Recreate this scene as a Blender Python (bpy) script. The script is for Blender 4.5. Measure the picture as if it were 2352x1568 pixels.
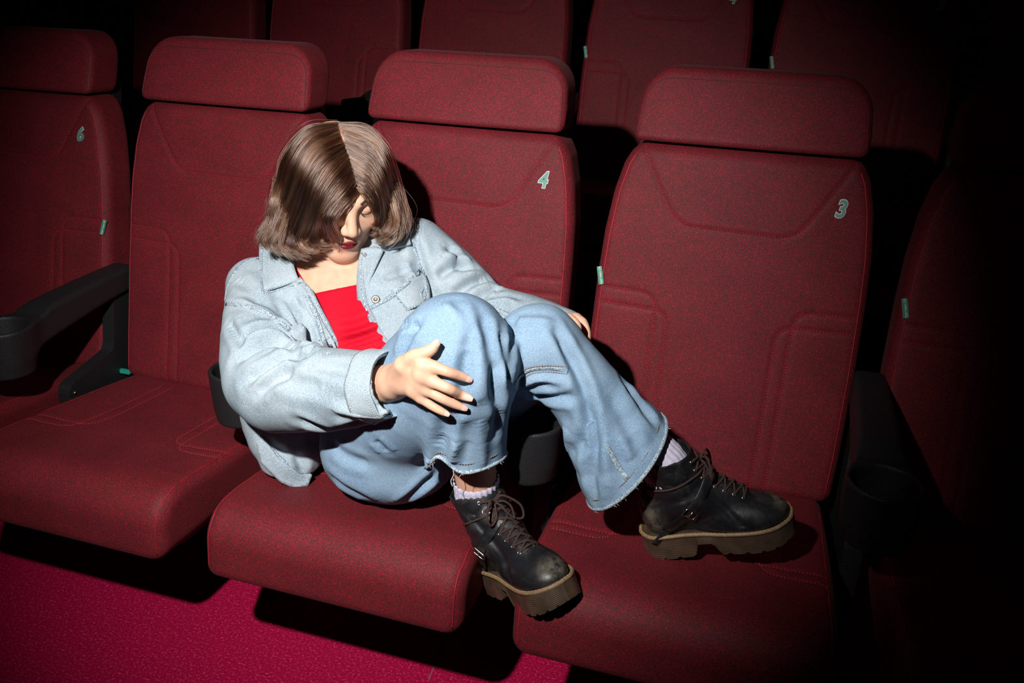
import bpy, bmesh, math, random
import numpy as np
from mathutils import Vector, Matrix
from mathutils.bvhtree import BVHTree

random.seed(7); rng = np.random.default_rng(7)
for o in list(bpy.data.objects): bpy.data.objects.remove(o)
scene = bpy.context.scene
COL = scene.collection

# ------------------------------------------------------------------ camera
SEAT_Z = 0.40                      # height of the seat / back junction above the floor
PITCH = 0.58                       # seat spacing
CAM_P = np.array([0.62114, -1.54248, 0.89943 + SEAT_Z])
CAM_R = np.array([0.95466474, 0.29512381, 0.03895086])
CAM_U = np.array([-0.14464596, 0.34552754, 0.92719376])
CAM_F = np.array([-0.26017836, 0.89079327, -0.37255143])
FOC = 1924.166
cam_data = bpy.data.cameras.new('camera'); cam = bpy.data.objects.new('camera', cam_data); COL.objects.link(cam)
m = Matrix.Identity(4)
for i in range(3):
    m[i][0] = CAM_R[i]; m[i][1] = CAM_U[i]; m[i][2] = -CAM_F[i]; m[i][3] = CAM_P[i]
cam.matrix_world = m
cam_data.sensor_width = 36.0; cam_data.lens = FOC / 2352 * 36.0
cam_data.clip_start = 0.05; cam_data.clip_end = 50
scene.camera = cam

# ------------------------------------------------------------------ light: dark auditorium, one hand-held flash left of and above the lens
world = bpy.data.worlds.new('world'); scene.world = world; world.use_nodes = True
world.node_tree.nodes['Background'].inputs[0].default_value = (0.5, 0.55, 0.7, 1)
world.node_tree.nodes['Background'].inputs[1].default_value = 0.010
ld = bpy.data.lights.new('flash', 'SPOT'); flash = bpy.data.objects.new('flash', ld); COL.objects.link(flash)
FL_P = np.array([0.17, -1.50, 1.27 + SEAT_Z])
FL_T = np.array([-0.06, -0.15, 0.41 + SEAT_Z])
flash.location = FL_P
flash.rotation_euler = Vector(FL_T - FL_P).to_track_quat('-Z', 'Y').to_euler()
ld.energy = 196; ld.spot_size = math.radians(70); ld.spot_blend = 1.0; ld.shadow_soft_size = 0.022
ld.color = (1.0, 0.97, 0.95)
vs = scene.view_settings
vs.view_transform = 'Standard'; vs.look = 'None'; vs.exposure = 0.0; vs.gamma = 1.0; vs.use_curve_mapping = False

# ------------------------------------------------------------------ pixel helpers (authoring: a pixel and a depth give a point of the place)
def ray(px, py):
    return CAM_F * FOC + CAM_R * (px - 1176) - CAM_U * (py - 784)
def atY(px, py, Y):
    d = ray(px, py); return CAM_P + d * ((Y - CAM_P[1]) / d[1])
def atZ(px, py, Z):
    d = ray(px, py); return CAM_P + d * ((Z - CAM_P[2]) / d[2])
def to_px(P):
    d = np.asarray(P) - CAM_P; w = d @ CAM_F
    return np.stack([1176 + FOC * (d @ CAM_R) / w, 784 - FOC * (d @ CAM_U) / w], -1)
def nrm(v):
    v = np.asarray(v, float); return v / np.linalg.norm(v)

# ------------------------------------------------------------------ object helpers
def link(o, parent=None):
    COL.objects.link(o)
    if parent is not None: o.parent = parent
    return o
def mesh_obj(name, V, F, mat, parent=None, smooth=True):
    me = bpy.data.meshes.new(name)
    V = np.asarray(V, dtype=np.float32)
    if isinstance(F, np.ndarray):
        n, k = F.shape
        me.vertices.add(len(V)); me.vertices.foreach_set('co', V.ravel())
        me.loops.add(n * k); me.loops.foreach_set('vertex_index', F.astype(np.int32).ravel())
        me.polygons.add(n); me.polygons.foreach_set('loop_start', np.arange(0, n * k, k, dtype=np.int32))
        me.polygons.foreach_set('loop_total', np.full(n, k, dtype=np.int32))
        me.update(calc_edges=True); me.validate()
    else:
        me.from_pydata(V.tolist(), [], F); me.update()
    if smooth: me.polygons.foreach_set('use_smooth', np.ones(len(me.polygons), dtype=bool))
    me.materials.append(mat)
    return link(bpy.data.objects.new(name, me), parent)
def empty(name, loc=(0, 0, 0), parent=None):
    o = bpy.data.objects.new(name, None); o.empty_display_size = 0.05; o.location = loc
    return link(o, parent)
def tag(o, label, cat, group=None, kind=None):
    o['label'] = label
    if cat: o['category'] = cat
    if group: o['group'] = group
    if kind: o['kind'] = kind
    return o
def copy_tree(o, parent=None):
    c = o.copy(); COL.objects.link(c); c.parent = parent
    for ch in list(o.children): copy_tree(ch, c)
    return c

class MB:
    """collects verts / faces of one mesh"""
    def __init__(s): s.v = []; s.f = []
    def add(s, V, F):
        b = len(s.v); s.v += [tuple(map(float, p)) for p in V]; s.f += [tuple(i + b for i in f) for f in F]; return s
    def tube(s, pts, r, n=8, closed=False, flat=None, up=None):
        pts = np.asarray(pts, float); m_ = len(pts)
        r = np.broadcast_to(np.asarray(r, float), (m_,))
        T = np.gradient(pts, axis=0) if not closed else (np.roll(pts, -1, 0) - np.roll(pts, 1, 0))
        T /= np.linalg.norm(T, axis=1)[:, None] + 1e-12
        N = np.array([0, 0, 1.0]) if up is None else np.asarray(up, float)
        V = []; fl = 1.0 if flat is None else flat
        for i in range(m_):
            nn = N[i] if N.ndim == 2 else N
            b = np.cross(T[i], nn)
            if np.linalg.norm(b) < 1e-3: b = np.cross(T[i], [1, 0.3, 0])
            b /= np.linalg.norm(b); a = np.cross(b, T[i])
            if N.ndim == 1 and up is None: N = a
            for k in range(n):
                t = 2 * math.pi * k / n
                V.append(pts[i] + r[i] * (b * math.cos(t) + a * math.sin(t) * fl))
        F = []
        for i in range(m_ if closed else m_ - 1):
            j = (i + 1) % m_
            for k in range(n):
                F.append((i * n + k, i * n + (k + 1) % n, j * n + (k + 1) % n, j * n + k))
        if not closed: F += [tuple(range(n - 1, -1, -1)), tuple((m_ - 1) * n + k for k in range(n))]
        return s.add(V, F)
    def box(s, c, h, M=None):
        V = [np.array([x, y, z]) * h for x in (-1, 1) for y in (-1, 1) for z in (-1, 1)]
        if M is not None: V = [M @ v for v in V]
        return s.add([v + np.asarray(c) for v in V], [(0, 1, 3, 2), (4, 6, 7, 5), (0, 4, 5, 1), (2, 3, 7, 6), (0, 2, 6, 4), (1, 5, 7, 3)])
    def build(s, name, mat, parent=None, smooth=True): return mesh_obj(name, s.v, s.f, mat, parent, smooth)

def catmull(P, n):
    """n samples through control points P (k,d)"""
    P = np.asarray(P, float); k = len(P)
    Q = np.vstack([2 * P[0] - P[1], P, 2 * P[-1] - P[-2]])
    t = np.linspace(0, k - 1, n); i = np.minimum(t.astype(int), k - 2); u = (t - i)[:, None]
    a, b, c, d = Q[i], Q[i + 1], Q[i + 2], Q[i + 3]
    return 0.5 * (2 * b + (c - a) * u + (2 * a - 5 * b + 4 * c - d) * u ** 2 + (3 * b - 3 * c + d - a) * u ** 3)
def resample(P, step):
    P = np.asarray(P, float); s = np.r_[0, np.cumsum(np.linalg.norm(np.diff(P, axis=0), axis=1))]
    n = max(2, int(round(s[-1] / step)) + 1); t = np.linspace(0, s[-1], n)
    return np.stack([np.interp(t, s, P[:, i]) for i in range(P.shape[1])], -1)

# ------------------------------------------------------------------ signed distance modelling + surface nets
def smin(a, b, k):
    if k <= 0: return np.minimum(a, b)
    h = np.clip(0.5 + 0.5 * (b - a) / k, 0, 1)
    return b + (a - b) * h - k * h * (1 - h)
def smax(a, b, k): return -smin(-a, -b, k)
class Field:
    def __init__(s): s.ops = []
    def u(s, prim, k=0.0): s.ops.append(('u', prim, k)); return s
    def sub(s, prim, k=0.0): s.ops.append(('s', prim, k)); return s
    def inter(s, prim, k=0.0): s.ops.append(('i', prim, k)); return s
    def __call__(s, P, c=None, rad=0):
        d = np.full(len(P), 10.0, dtype=np.float32)
        for op, (fn, bc, br), k in s.ops:
            if c is not None and op != 'i' and np.linalg.norm(c - bc) > br + rad + 2 * k + 0.012: continue
            e = fn(P)
            if op == 'u': d = smin(d, e, k)
            elif op == 's': d = smax(d, -e, k)
            else: d = smax(d, e, k)
        return d
def rcone(a, b, ra, rb, squash=None):
    a = np.asarray(a, float); b = np.asarray(b, float); ba = b - a; L = max(ba @ ba, 1e-9)
    a32, b32, iL = a.astype(np.float32), ba.astype(np.float32), np.float32(1 / L); ra32, dr32 = np.float32(ra), np.float32(rb - ra)
    def fn(P):
        if squash is None:
            pa = P - a32; h = np.clip((pa @ b32) * iL, 0, 1); pa -= h[:, None] * b32
            return np.sqrt(np.einsum('ij,ij->i', pa, pa)) - (ra32 + dr32 * h)
        pa = P - a; h = np.clip(pa @ ba / L, 0, 1); q = pa - h[:, None] * ba
        if squash is not None:
            n, s_ = squash; n = nrm(n); q = q + ((q @ n) * (1 / s_ - 1))[:, None] * n
        return np.sqrt((q * q).sum(1)) - (ra + (rb - ra) * h)
    return fn, (a + b) / 2, np.sqrt(L) / 2 + max(ra, rb) * (1 if squash is None else max(1, squash[1]))
def ell(c, rad, M=np.eye(3)):
    c = np.asarray(c, float); rad = np.asarray(rad, float); M = np.asarray(M, float)   # M rows = axes
    c32 = c.astype(np.float32); A1 = (M.T / rad).astype(np.float32); A2 = (M.T / rad ** 2).astype(np.float32); rm = np.float32(rad.min())
    def fn(P):
        d = P - c32; q1 = d @ A1; q2 = d @ A2
        k0 = np.sqrt(np.einsum('ij,ij->i', q1, q1)); k1 = np.sqrt(np.einsum('ij,ij->i', q2, q2)) + np.float32(1e-9)
        return np.where(k0 < 0.2, k0 * rm - rm, k0 * (k0 - 1) / k1)
        q = (P - c) @ M.T; k0 = np.sqrt(((q / rad) ** 2).sum(1)); k1 = np.sqrt(((q / rad ** 2) ** 2).sum(1)) + 1e-9
        return np.where(k0 < 0.2, k0 * rad.min() - rad.min(), k0 * (k0 - 1) / k1)
    return fn, c, rad.max()
def rbox(c, h, r, M=np.eye(3)):
    c = np.asarray(c, float); h = np.asarray(h, float); M = np.asarray(M, float)
    def fn(P):
        q = np.abs((P - c) @ M.T) - (h - r)
        return np.sqrt((np.maximum(q, 0) ** 2).sum(1)) + np.minimum(q.max(1), 0) - r
    return fn, c, np.linalg.norm(h)
def plane(p, n):
    p = np.asarray(p, float); n = nrm(n)
    return (lambda P: (P - p) @ n), p, 100.0
def chain(ctrl, n=14, squash=None):
    """swept ball through control points (x,y,z,r)"""
    S = catmull(ctrl, n); S[:, 3] = np.maximum(S[:, 3], 0.002)
    segs = [(S[i, :3].astype(np.float32), (S[i + 1, :3] - S[i, :3]).astype(np.float32), np.float32(1 / max(1e-9, ((S[i + 1, :3] - S[i, :3]) ** 2).sum())), np.float32(S[i, 3]), np.float32(S[i + 1, 3] - S[i, 3])) for i in range(n - 1)]
    SA = np.array([q[0] for q in segs]); SB = np.array([q[1] for q in segs]); SI = np.array([q[2] for q in segs]); SR = np.array([q[3] for q in segs]); SD = np.array([q[4] for q in segs])
    def fn(P):
        d = None; use = segs
        if 0 < len(P) < 6000:
            lo_ = P.min(0); hi_ = P.max(0); cc = (lo_ + hi_) / 2; R_ = np.linalg.norm(hi_ - lo_) / 2
            pa = cc - SA; hh = np.clip((pa * SB).sum(1) * SI, 0, 1); dc = np.linalg.norm(pa - hh[:, None] * SB, axis=1) - (SR + SD * hh)
            use = [segs[i] for i in np.where(dc <= dc.min() + 2 * R_ + 1e-4)[0]]
        for a, ba, iL, ra, dr in use:
            pa = P - a; h = np.clip((pa @ ba) * iL, 0, 1); pa -= h[:, None] * ba
            e = np.sqrt(np.einsum('ij,ij->i', pa, pa)) - (ra + dr * h)
            d = e if d is None else np.minimum(d, e)
        return d
    lo = (S[:, :3] - S[:, 3:]).min(0); hi = (S[:, :3] + S[:, 3:]).max(0)
    return fn, (lo + hi) / 2, np.linalg.norm(hi - lo) / 2 * (1 if squash is None else max(1, squash[1]))
def generic(fn, c, r): return fn, np.asarray(c, float), r

def surface(field, lo, hi, h, slack=1.3):
    """naive surface nets on a sparse block grid -> verts, quads"""
    lo = np.asarray(lo, float); hi = np.asarray(hi, float); n = 12; B = n * h
    nb = np.ceil((hi - lo) / B).astype(int)
    bi = np.stack(np.meshgrid(*[np.arange(k) for k in nb], indexing='ij'), -1).reshape(-1, 3)
    cen = lo + (bi + 0.5) * B; br = B * 0.5 * math.sqrt(3)
    d = field(cen.astype(np.float32)) if len(cen) else np.zeros(0)
    act = bi[np.abs(d) < br * 1.1 + (slack - 1) * 0.03]
    N = nb * n + 2
    g = np.stack(np.meshgrid(*[np.arange(n + 1)] * 3, indexing='ij'), -1).reshape(-1, 3)
    corners = np.array([(i, j, k) for i in (0, 1) for j in (0, 1) for k in (0, 1)])
    edges = [(a, b) for a in range(8) for b in range(a + 1, 8) if np.abs(corners[a] - corners[b]).sum() == 1]
    ids = []; pos = []; quads = []
    enc = lambda c: (c[..., 0] * N[1] + c[..., 1]) * N[2] + c[..., 2]
    g32 = (g * h).astype(np.float32); keep = []; vals = []
    for b in act:
        v = field(g32 + (lo + b * B).astype(np.float32), lo + (b + 0.5) * B, br)
        if v.min() < 0 <= v.max(): keep.append(b); vals.append(v.astype(np.float32))
    cell0 = np.stack(np.meshgrid(*[np.arange(n)] * 3, indexing='ij'), -1).reshape(-1, 3)
    for q0 in range(0, len(keep), 400):
        bb = np.array(keep[q0:q0 + 400]); v = np.array(vals[q0:q0 + 400]).reshape(-1, n + 1, n + 1, n + 1); s = v < 0
        cs = np.zeros((len(bb), n, n, n), np.int8)
        for i, j, k in corners: cs += s[:, i:n + i, j:n + j, k:n + k]
        w_ = np.argwhere((cs > 0) & (cs < 8))
        w = np.stack([v[w_[:, 0], w_[:, 1] + i, w_[:, 2] + j, w_[:, 3] + k] for i, j, k in corners], -1)
        acc = np.zeros((len(w), 3)); cnt = np.zeros(len(w))
        for a, e in edges:
            x = (w[:, a] < 0) != (w[:, e] < 0)
            t = w[x, a] / (w[x, a] - w[x, e])
            acc[x] += corners[a] + t[:, None] * (corners[e] - corners[a]); cnt[x] += 1
        cell = bb[w_[:, 0]] * n + w_[:, 1:]
        ids.append(enc(cell + 1)); pos.append(lo + (cell + acc / cnt[:, None]) * h)
        for ax in range(3):
            sl = [slice(None)] + [slice(0, n)] * 3; sl2 = list(sl); sl2[ax + 1] = slice(1, n + 1)
            A = s[tuple(sl)]; C_ = s[tuple(sl2)]
            e = np.argwhere(A != C_)
            if not len(e): continue
            flip = A[tuple(e.T)]
            o1 = np.zeros(3, int); o2 = np.zeros(3, int); o1[(ax + 1) % 3] = 1; o2[(ax + 2) % 3] = 1
            p = bb[e[:, 0]] * n + e[:, 1:] + 1
            q = np.stack([enc(p - o1 - o2), enc(p - o2), enc(p), enc(p - o1)], -1)
            q[~flip] = q[~flip][:, ::-1]
            quads.append(q)
    ids = np.concatenate(ids); pos = np.concatenate(pos); quads = np.concatenate(quads)
    o = np.argsort(ids); ids = ids[o]; pos = pos[o]
    k = np.searchsorted(ids, quads); k = np.minimum(k, len(ids) - 1)
    ok = (ids[k] == quads).all(1)
    Q = k[ok]
    # close the few cells lost at block borders
    E_ = np.concatenate([Q[:, [i, (i + 1) % 4]] for i in range(4)]); M_ = len(ids)
    key = E_[:, 0].astype(np.int64) * M_ + E_[:, 1]; rev = E_[:, 1].astype(np.int64) * M_ + E_[:, 0]
    lone = E_[~np.isin(rev, key)]; nxt = {int(b_): int(a_) for a_, b_ in lone}; extra = []
    while nxt:
        st, cur = nxt.popitem(); loop = [st]
        while cur != st and cur in nxt: loop.append(cur); cur = nxt.pop(cur)
        if cur == st and 3 < len(loop) < 60:
            for i in range(1, len(loop) - 2, 2): extra.append((loop[0], loop[i], loop[i + 1], loop[i + 2]))
    return pos, (np.vstack([Q, np.array(extra)]) if extra else Q)
def vnormals(V, Q):
    a = V[Q[:, 2]] - V[Q[:, 0]]; b = V[Q[:, 3]] - V[Q[:, 1]]; fn = np.cross(a, b)
    N = np.zeros_like(V)
    for i in range(4): np.add.at(N, Q[:, i], fn)
    return N / (np.linalg.norm(N, axis=1)[:, None] + 1e-12)
def relax(V, Q, it=2, lam=0.5):
    for _ in range(it):
        A = np.zeros_like(V); c = np.zeros(len(V))
        for i in range(4):
            for j in (1, 3):
                np.add.at(A, Q[:, i], V[Q[:, (i + j) % 4]]); np.add.at(c, Q[:, i], 1)
        V = V + lam * (A / np.maximum(c, 1)[:, None] - V)
    return V

# ------------------------------------------------------------------ materials
def new_mat(name):
    mt = bpy.data.materials.new(name); mt.use_nodes = True
    nt = mt.node_tree; bs = nt.nodes['Principled BSDF']
    return mt, nt, bs
def nd(nt, typ, **kw):
    n_ = nt.nodes.new(typ)
    for k, v in kw.items():
        if k.startswith('i_'): n_.inputs[k[2:].replace('_', ' ')].default_value = v
        else: setattr(n_, k, v)
    return n_
def ramp(nt, fac, stops):
    r = nt.nodes.new('ShaderNodeValToRGB'); cr = r.color_ramp
    while len(cr.elements) < len(stops): cr.elements.new(0.5)
    for e, (p, c) in zip(cr.elements, stops): e.position = p; e.color = (*c, 1)
    nt.links.new(fac, r.inputs[0]); return r.outputs[0]
def noise(nt, scale, detail=2, rough=0.5, vec=None, dist=0.0):
    n_ = nd(nt, 'ShaderNodeTexNoise'); n_.inputs['Scale'].default_value = scale; n_.inputs['Detail'].default_value = detail
    n_.inputs['Roughness'].default_value = rough; n_.inputs['Distortion'].default_value = dist
    if vec is None:
        tc = nd(nt, 'ShaderNodeTexCoord'); vec = tc.outputs['Object']
    nt.links.new(vec, n_.inputs['Vector']); return n_.outputs['Fac']
def mapped(nt, scale, rot=(0, 0, 0)):
    tc = nd(nt, 'ShaderNodeTexCoord'); mp = nd(nt, 'ShaderNodeMapping'); mp.inputs['Scale'].default_value = scale; mp.inputs['Rotation'].default_value = rot
    nt.links.new(tc.outputs['Object'], mp.inputs['Vector']); return mp.outputs['Vector']
def mixc(nt, fac, a, b, mode='MIX'):
    n_ = nd(nt, 'ShaderNodeMix'); n_.data_type = 'RGBA'; n_.blend_type = mode
    for sock, val in ((n_.inputs[0], fac), (n_.inputs[6], a), (n_.inputs[7], b)):
        if hasattr(val, 'is_output'): nt.links.new(val, sock)
        elif isinstance(val, (int, float)): sock.default_value = val
        else: sock.default_value = (*val, 1)
    return n_.outputs[2]
def bump(nt, bs, h, strength, dist):
    b = nd(nt, 'ShaderNodeBump'); b.inputs['Strength'].default_value = strength; b.inputs['Distance'].default_value = dist
    nt.links.new(h, b.inputs['Height']); nt.links.new(b.outputs[0], bs.inputs['Normal'])
def plain(name, col, rough=0.5, metal=0.0, spec=0.5, var=0.0, sc=60):
    mt, nt, bs = new_mat(name); bs.inputs['Base Color'].default_value = (*col, 1); bs.inputs['Roughness'].default_value = rough
    bs.inputs['Metallic'].default_value = metal; bs.inputs['Specular IOR Level'].default_value = spec
    if var:
        f = noise(nt, sc, 3); c = ramp(nt, f, [(0.3, tuple(x * (1 - var) for x in col)), (0.7, tuple(min(1, x * (1 + var)) for x in col))])
        nt.links.new(c, bs.inputs['Base Color'])
    return mt

def fabric_red():
    mt, nt, bs = new_mat('red_woven_upholstery')
    f = noise(nt, 540, 1.5, 0.6); f2 = noise(nt, 270, 1.0, 0.5)
    a = ramp(nt, f, [(0.38, (0.060, 0.018, 0.016)), (0.52, (0.155, 0.009, 0.017)), (0.66, (0.41, 0.009, 0.029))])
    c = mixc(nt, ramp(nt, f2, [(0.35, (0, 0, 0)), (0.65, (0.5, 0.5, 0.5))]), a, (0.074, 0.018, 0.017))
    big = ramp(nt, noise(nt, 9, 3), [(0.3, (0.86, 0.86, 0.86)), (0.7, (1.08, 1.08, 1.08))])
    c = mixc(nt, 1.0, c, big, 'MULTIPLY')
    nt.links.new(c, bs.inputs['Base Color'])
    bs.inputs['Roughness'].default_value = 0.6; bs.inputs['Specular IOR Level'].default_value = 0.16
    bs.inputs['Sheen Weight'].default_value = 0.03; bs.inputs['Sheen Roughness'].default_value = 0.4
    bs.inputs['Sheen Tint'].default_value = (1, 0.7, 0.7, 1)
    bump(nt, bs, f, 0.35, 0.0012)
    return mt
def denim(name, light, mid, dark, rot):
    mt, nt, bs = new_mat(name)
    v = mapped(nt, (1700, 1700, 300), rot); t1 = noise(nt, 1.0, 2, 0.6, v)
    v2 = mapped(nt, (480, 480, 1500), rot); t2 = noise(nt, 1.0, 1.5, 0.6, v2)
    th = mixc(nt, 0.45, t1, t2)
    c = ramp(nt, th, [(0.33, dark), (0.50, mid), (0.68, light)])
    w = noise(nt, 9, 3, 0.5)
    c = mixc(nt, ramp(nt, w, [(0.38, (0, 0, 0)), (0.72, (0.38, 0.38, 0.38))]), c, light)
    nt.links.new(c, bs.inputs['Base Color']); bs.inputs['Roughness'].default_value = 0.85; bs.inputs['Specular IOR Level'].default_value = 0.2
    h = mixc(nt, 0.5, t1, noise(nt, 90, 3, 0.6))
    bump(nt, bs, h, 0.35, 0.0016)
    return mt
def plastic_black():
    mt, nt, bs = new_mat('black_moulded_plastic'); bs.inputs['Base Color'].default_value = (0.013, 0.013, 0.0145, 1)
    bs.inputs['Roughness'].default_value = 0.5; bs.inputs['Specular IOR Level'].default_value = 0.4
    vo = nd(nt, 'ShaderNodeTexVoronoi'); vo.inputs['Scale'].default_value = 520
    tc = nd(nt, 'ShaderNodeTexCoord'); nt.links.new(tc.outputs['Object'], vo.inputs['Vector'])
    bump(nt, bs, vo.outputs['Distance'], 0.5, 0.001); return mt
def carpet():
    mt, nt, bs = new_mat('crimson_floor_covering')
    f = noise(nt, 190, 3, 0.7); g = noise(nt, 60, 3, 0.65)
    c = ramp(nt, f, [(0.38, (0.33, 0.0, 0.034)), (0.55, (0.46, 0.0, 0.058)), (0.70, (0.80, 0.08, 0.17))])
    c = mixc(nt, ramp(nt, g, [(0.4, (0, 0, 0)), (0.7, (0.35, 0.35, 0.35))]), c, (0.42, 0.0, 0.05))
    nt.links.new(c, bs.inputs['Base Color']); bs.inputs['Roughness'].default_value = 0.8; bs.inputs['Specular IOR Level'].default_value = 0.2
    bump(nt, bs, f, 0.3, 0.002); return mt
def leather():
    mt, nt, bs = new_mat('black_scuffed_leather')
    s = noise(nt, 26, 5, 0.65, dist=0.6)
    c = ramp(nt, s, [(0.50, (0.010, 0.010, 0.012)), (0.66, (0.028, 0.027, 0.028)), (0.80, (0.10, 0.09, 0.07))])
    at = nd(nt, 'ShaderNodeAttribute'); at.attribute_name = 'wear'
    wf = nd(nt, 'ShaderNodeMath'); wf.operation = 'MULTIPLY'; nt.links.new(at.outputs['Fac'], wf.inputs[0]); nt.links.new(ramp(nt, noise(nt, 70, 5, 0.7), [(0.35, (0, 0, 0)), (0.65, (1, 1, 1))]), wf.inputs[1])
    c = mixc(nt, wf.outputs[0], c, (0.20, 0.17, 0.12))
    nt.links.new(c, bs.inputs['Base Color'])
    r = ramp(nt, s, [(0.4, (0.34, 0.34, 0.34)), (0.75, (0.6, 0.6, 0.6))]); nt.links.new(r, bs.inputs['Roughness'])
    bump(nt, bs, noise(nt, 240, 4, 0.6), 0.25, 0.001); return mt
def skin():
    mt, nt, bs = new_mat('pale_skin')
    c = ramp(nt, noise(nt, 45, 4, 0.6), [(0.3, (0.62, 0.345, 0.23)), (0.7, (0.71, 0.43, 0.30))])
    at = nd(nt, 'ShaderNodeAttribute'); at.attribute_name = 'lip'; c = mixc(nt, at.outputs['Fac'], c, (0.15, 0.008, 0.015))
    nt.links.new(c, bs.inputs['Base Color']); bs.inputs['Roughness'].default_value = 0.5; bs.inputs['Specular IOR Level'].default_value = 0.35
    bs.inputs['Subsurface Weight'].default_value = 0.12; bs.inputs['Subsurface Radius'].default_value = (0.008, 0.003, 0.0015); bs.inputs['Subsurface Scale'].default_value = 1.0
    bump(nt, bs, noise(nt, 400, 2, 0.6), 0.12, 0.0008); return mt

M_RED = fabric_red(); M_BLK = plastic_black(); M_FLOOR = carpet()
M_JKT = denim('light_wash_denim', (0.56, 0.62, 0.64), (0.285, 0.37, 0.425), (0.10, 0.155, 0.21), (0.3, 0.5, 0.2))
M_JEAN = denim('mid_wash_denim', (0.36, 0.48, 0.58), (0.185, 0.295, 0.42), (0.08, 0.15, 0.25), (0.2, -0.2, 0.1))
def pucker():
    mt, nt, bs = new_mat('puckered_faded_seam'); f = noise(nt, 380, 3, 0.65)
    c = ramp(nt, f, [(0.34, (0.10, 0.155, 0.22)), (0.50, (0.30, 0.38, 0.44)), (0.64, (0.56, 0.62, 0.65))])
    nt.links.new(c, bs.inputs['Base Color']); bs.inputs['Roughness'].default_value = 0.9; bs.inputs['Specular IOR Level'].default_value = 0.1; bump(nt, bs, f, 0.6, 0.002); return mt
M_SEAM = pucker()
M_LEA = leather(); M_SKIN = skin()
M_THREAD = plain('red_thread', (0.30, 0.006, 0.017), 0.6, var=0.2)
M_TEAL = plain('teal_embroidery', (0.11, 0.27, 0.22), 0.6, var=0.35, sc=900)
M_WHITE = plain('white_embroidery', (0.62, 0.68, 0.64), 0.6, var=0.1, sc=500)
M_TAG = plain('green_woven_label', (0.05, 0.22, 0.15), 0.6, var=0.2, sc=700)
M_WALL = plain('dark_wall_paint', (0.012, 0.008, 0.009), 0.9, var=0.2)
M_TOP = plain('red_jersey', (0.52, 0.0, 0.016), 0.75, spec=0.2, var=0.08, sc=500)
M_SOCK = plain('lilac_white_rib_knit', (0.62, 0.58, 0.72), 0.9, spec=0.1, var=0.06, sc=300)
M_SOLE = plain('brown_translucent_rubber', (0.075, 0.050, 0.032), 0.33, var=0.3, sc=40)
M_WELT = plain('tan_welt', (0.24, 0.15, 0.08), 0.5, var=0.25, sc=200)
M_LACE = plain('dark_brown_lace', (0.05, 0.026, 0.022), 0.8, spec=0.2, var=0.3, sc=600)
M_METAL = plain('worn_nickel', (0.55, 0.5, 0.45), 0.3, metal=1.0)
M_BUTTON = plain('aged_brass', (0.42, 0.38, 0.33), 0.4, metal=0.8, var=0.2, sc=400)
M_STITCH = plain('pale_topstitch', (0.55, 0.55, 0.52), 0.8, var=0.2, sc=500)
M_TAN = plain('ochre_topstitch', (0.26, 0.17, 0.12), 0.8, var=0.2, sc=500)
# ------------------------------------------------------------------ setting: two floor levels, riser, rear wall
def slab(name, lo, hi, mat):
    b = MB(); lo = np.array(lo, float); hi = np.array(hi, float); b.box((lo + hi) / 2, (hi - lo) / 2)
    o = b.build(name, mat, None, False); o['kind'] = 'structure'; return o
ROW_D = np.array([0.2635, 1.1625, 0.3764])
slab('floor', (-7, -4, -0.05), (7, 0.62, 0.0), M_FLOOR)['label'] = 'crimson flecked floor in front of the seats'
slab('floor_upper', (-7, 0.62, -0.05), (7, 3.2, ROW_D[2]), M_FLOOR)['label'] = 'raised floor step carrying the rear row'
slab('wall_back', (-7, 3.2, -0.05), (7, 3.3, 5), M_WALL)['label'] = 'dark rear wall of the auditorium'
slab('wall_left', (-5.1, -4, 0.0), (-5.0, 3.2, 5), M_WALL)['label'] = 'dark side wall left of the seat rows'
slab('wall_right', (5.0, -4, 0.0), (5.1, 3.2, 5), M_WALL)['label'] = 'dark side wall right of the seat rows'
b = MB()
for (a, c) in (((985, 1560), (1012, 1492)), ((1004, 1500), (1100, 1290))):
    P0 = atZ(*a, 0.0); P1 = atZ(*c, 0.0)
    b.tube(resample([P0, P1], 0.05), 0.0022, 6, flat=0.5)
o = b.build('trim_1', plain('floor_joint', (0.30, 0.05, 0.09), 0.8)); o['kind'] = 'structure'; o['label'] = 'joint line between two floor sheets'

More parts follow.
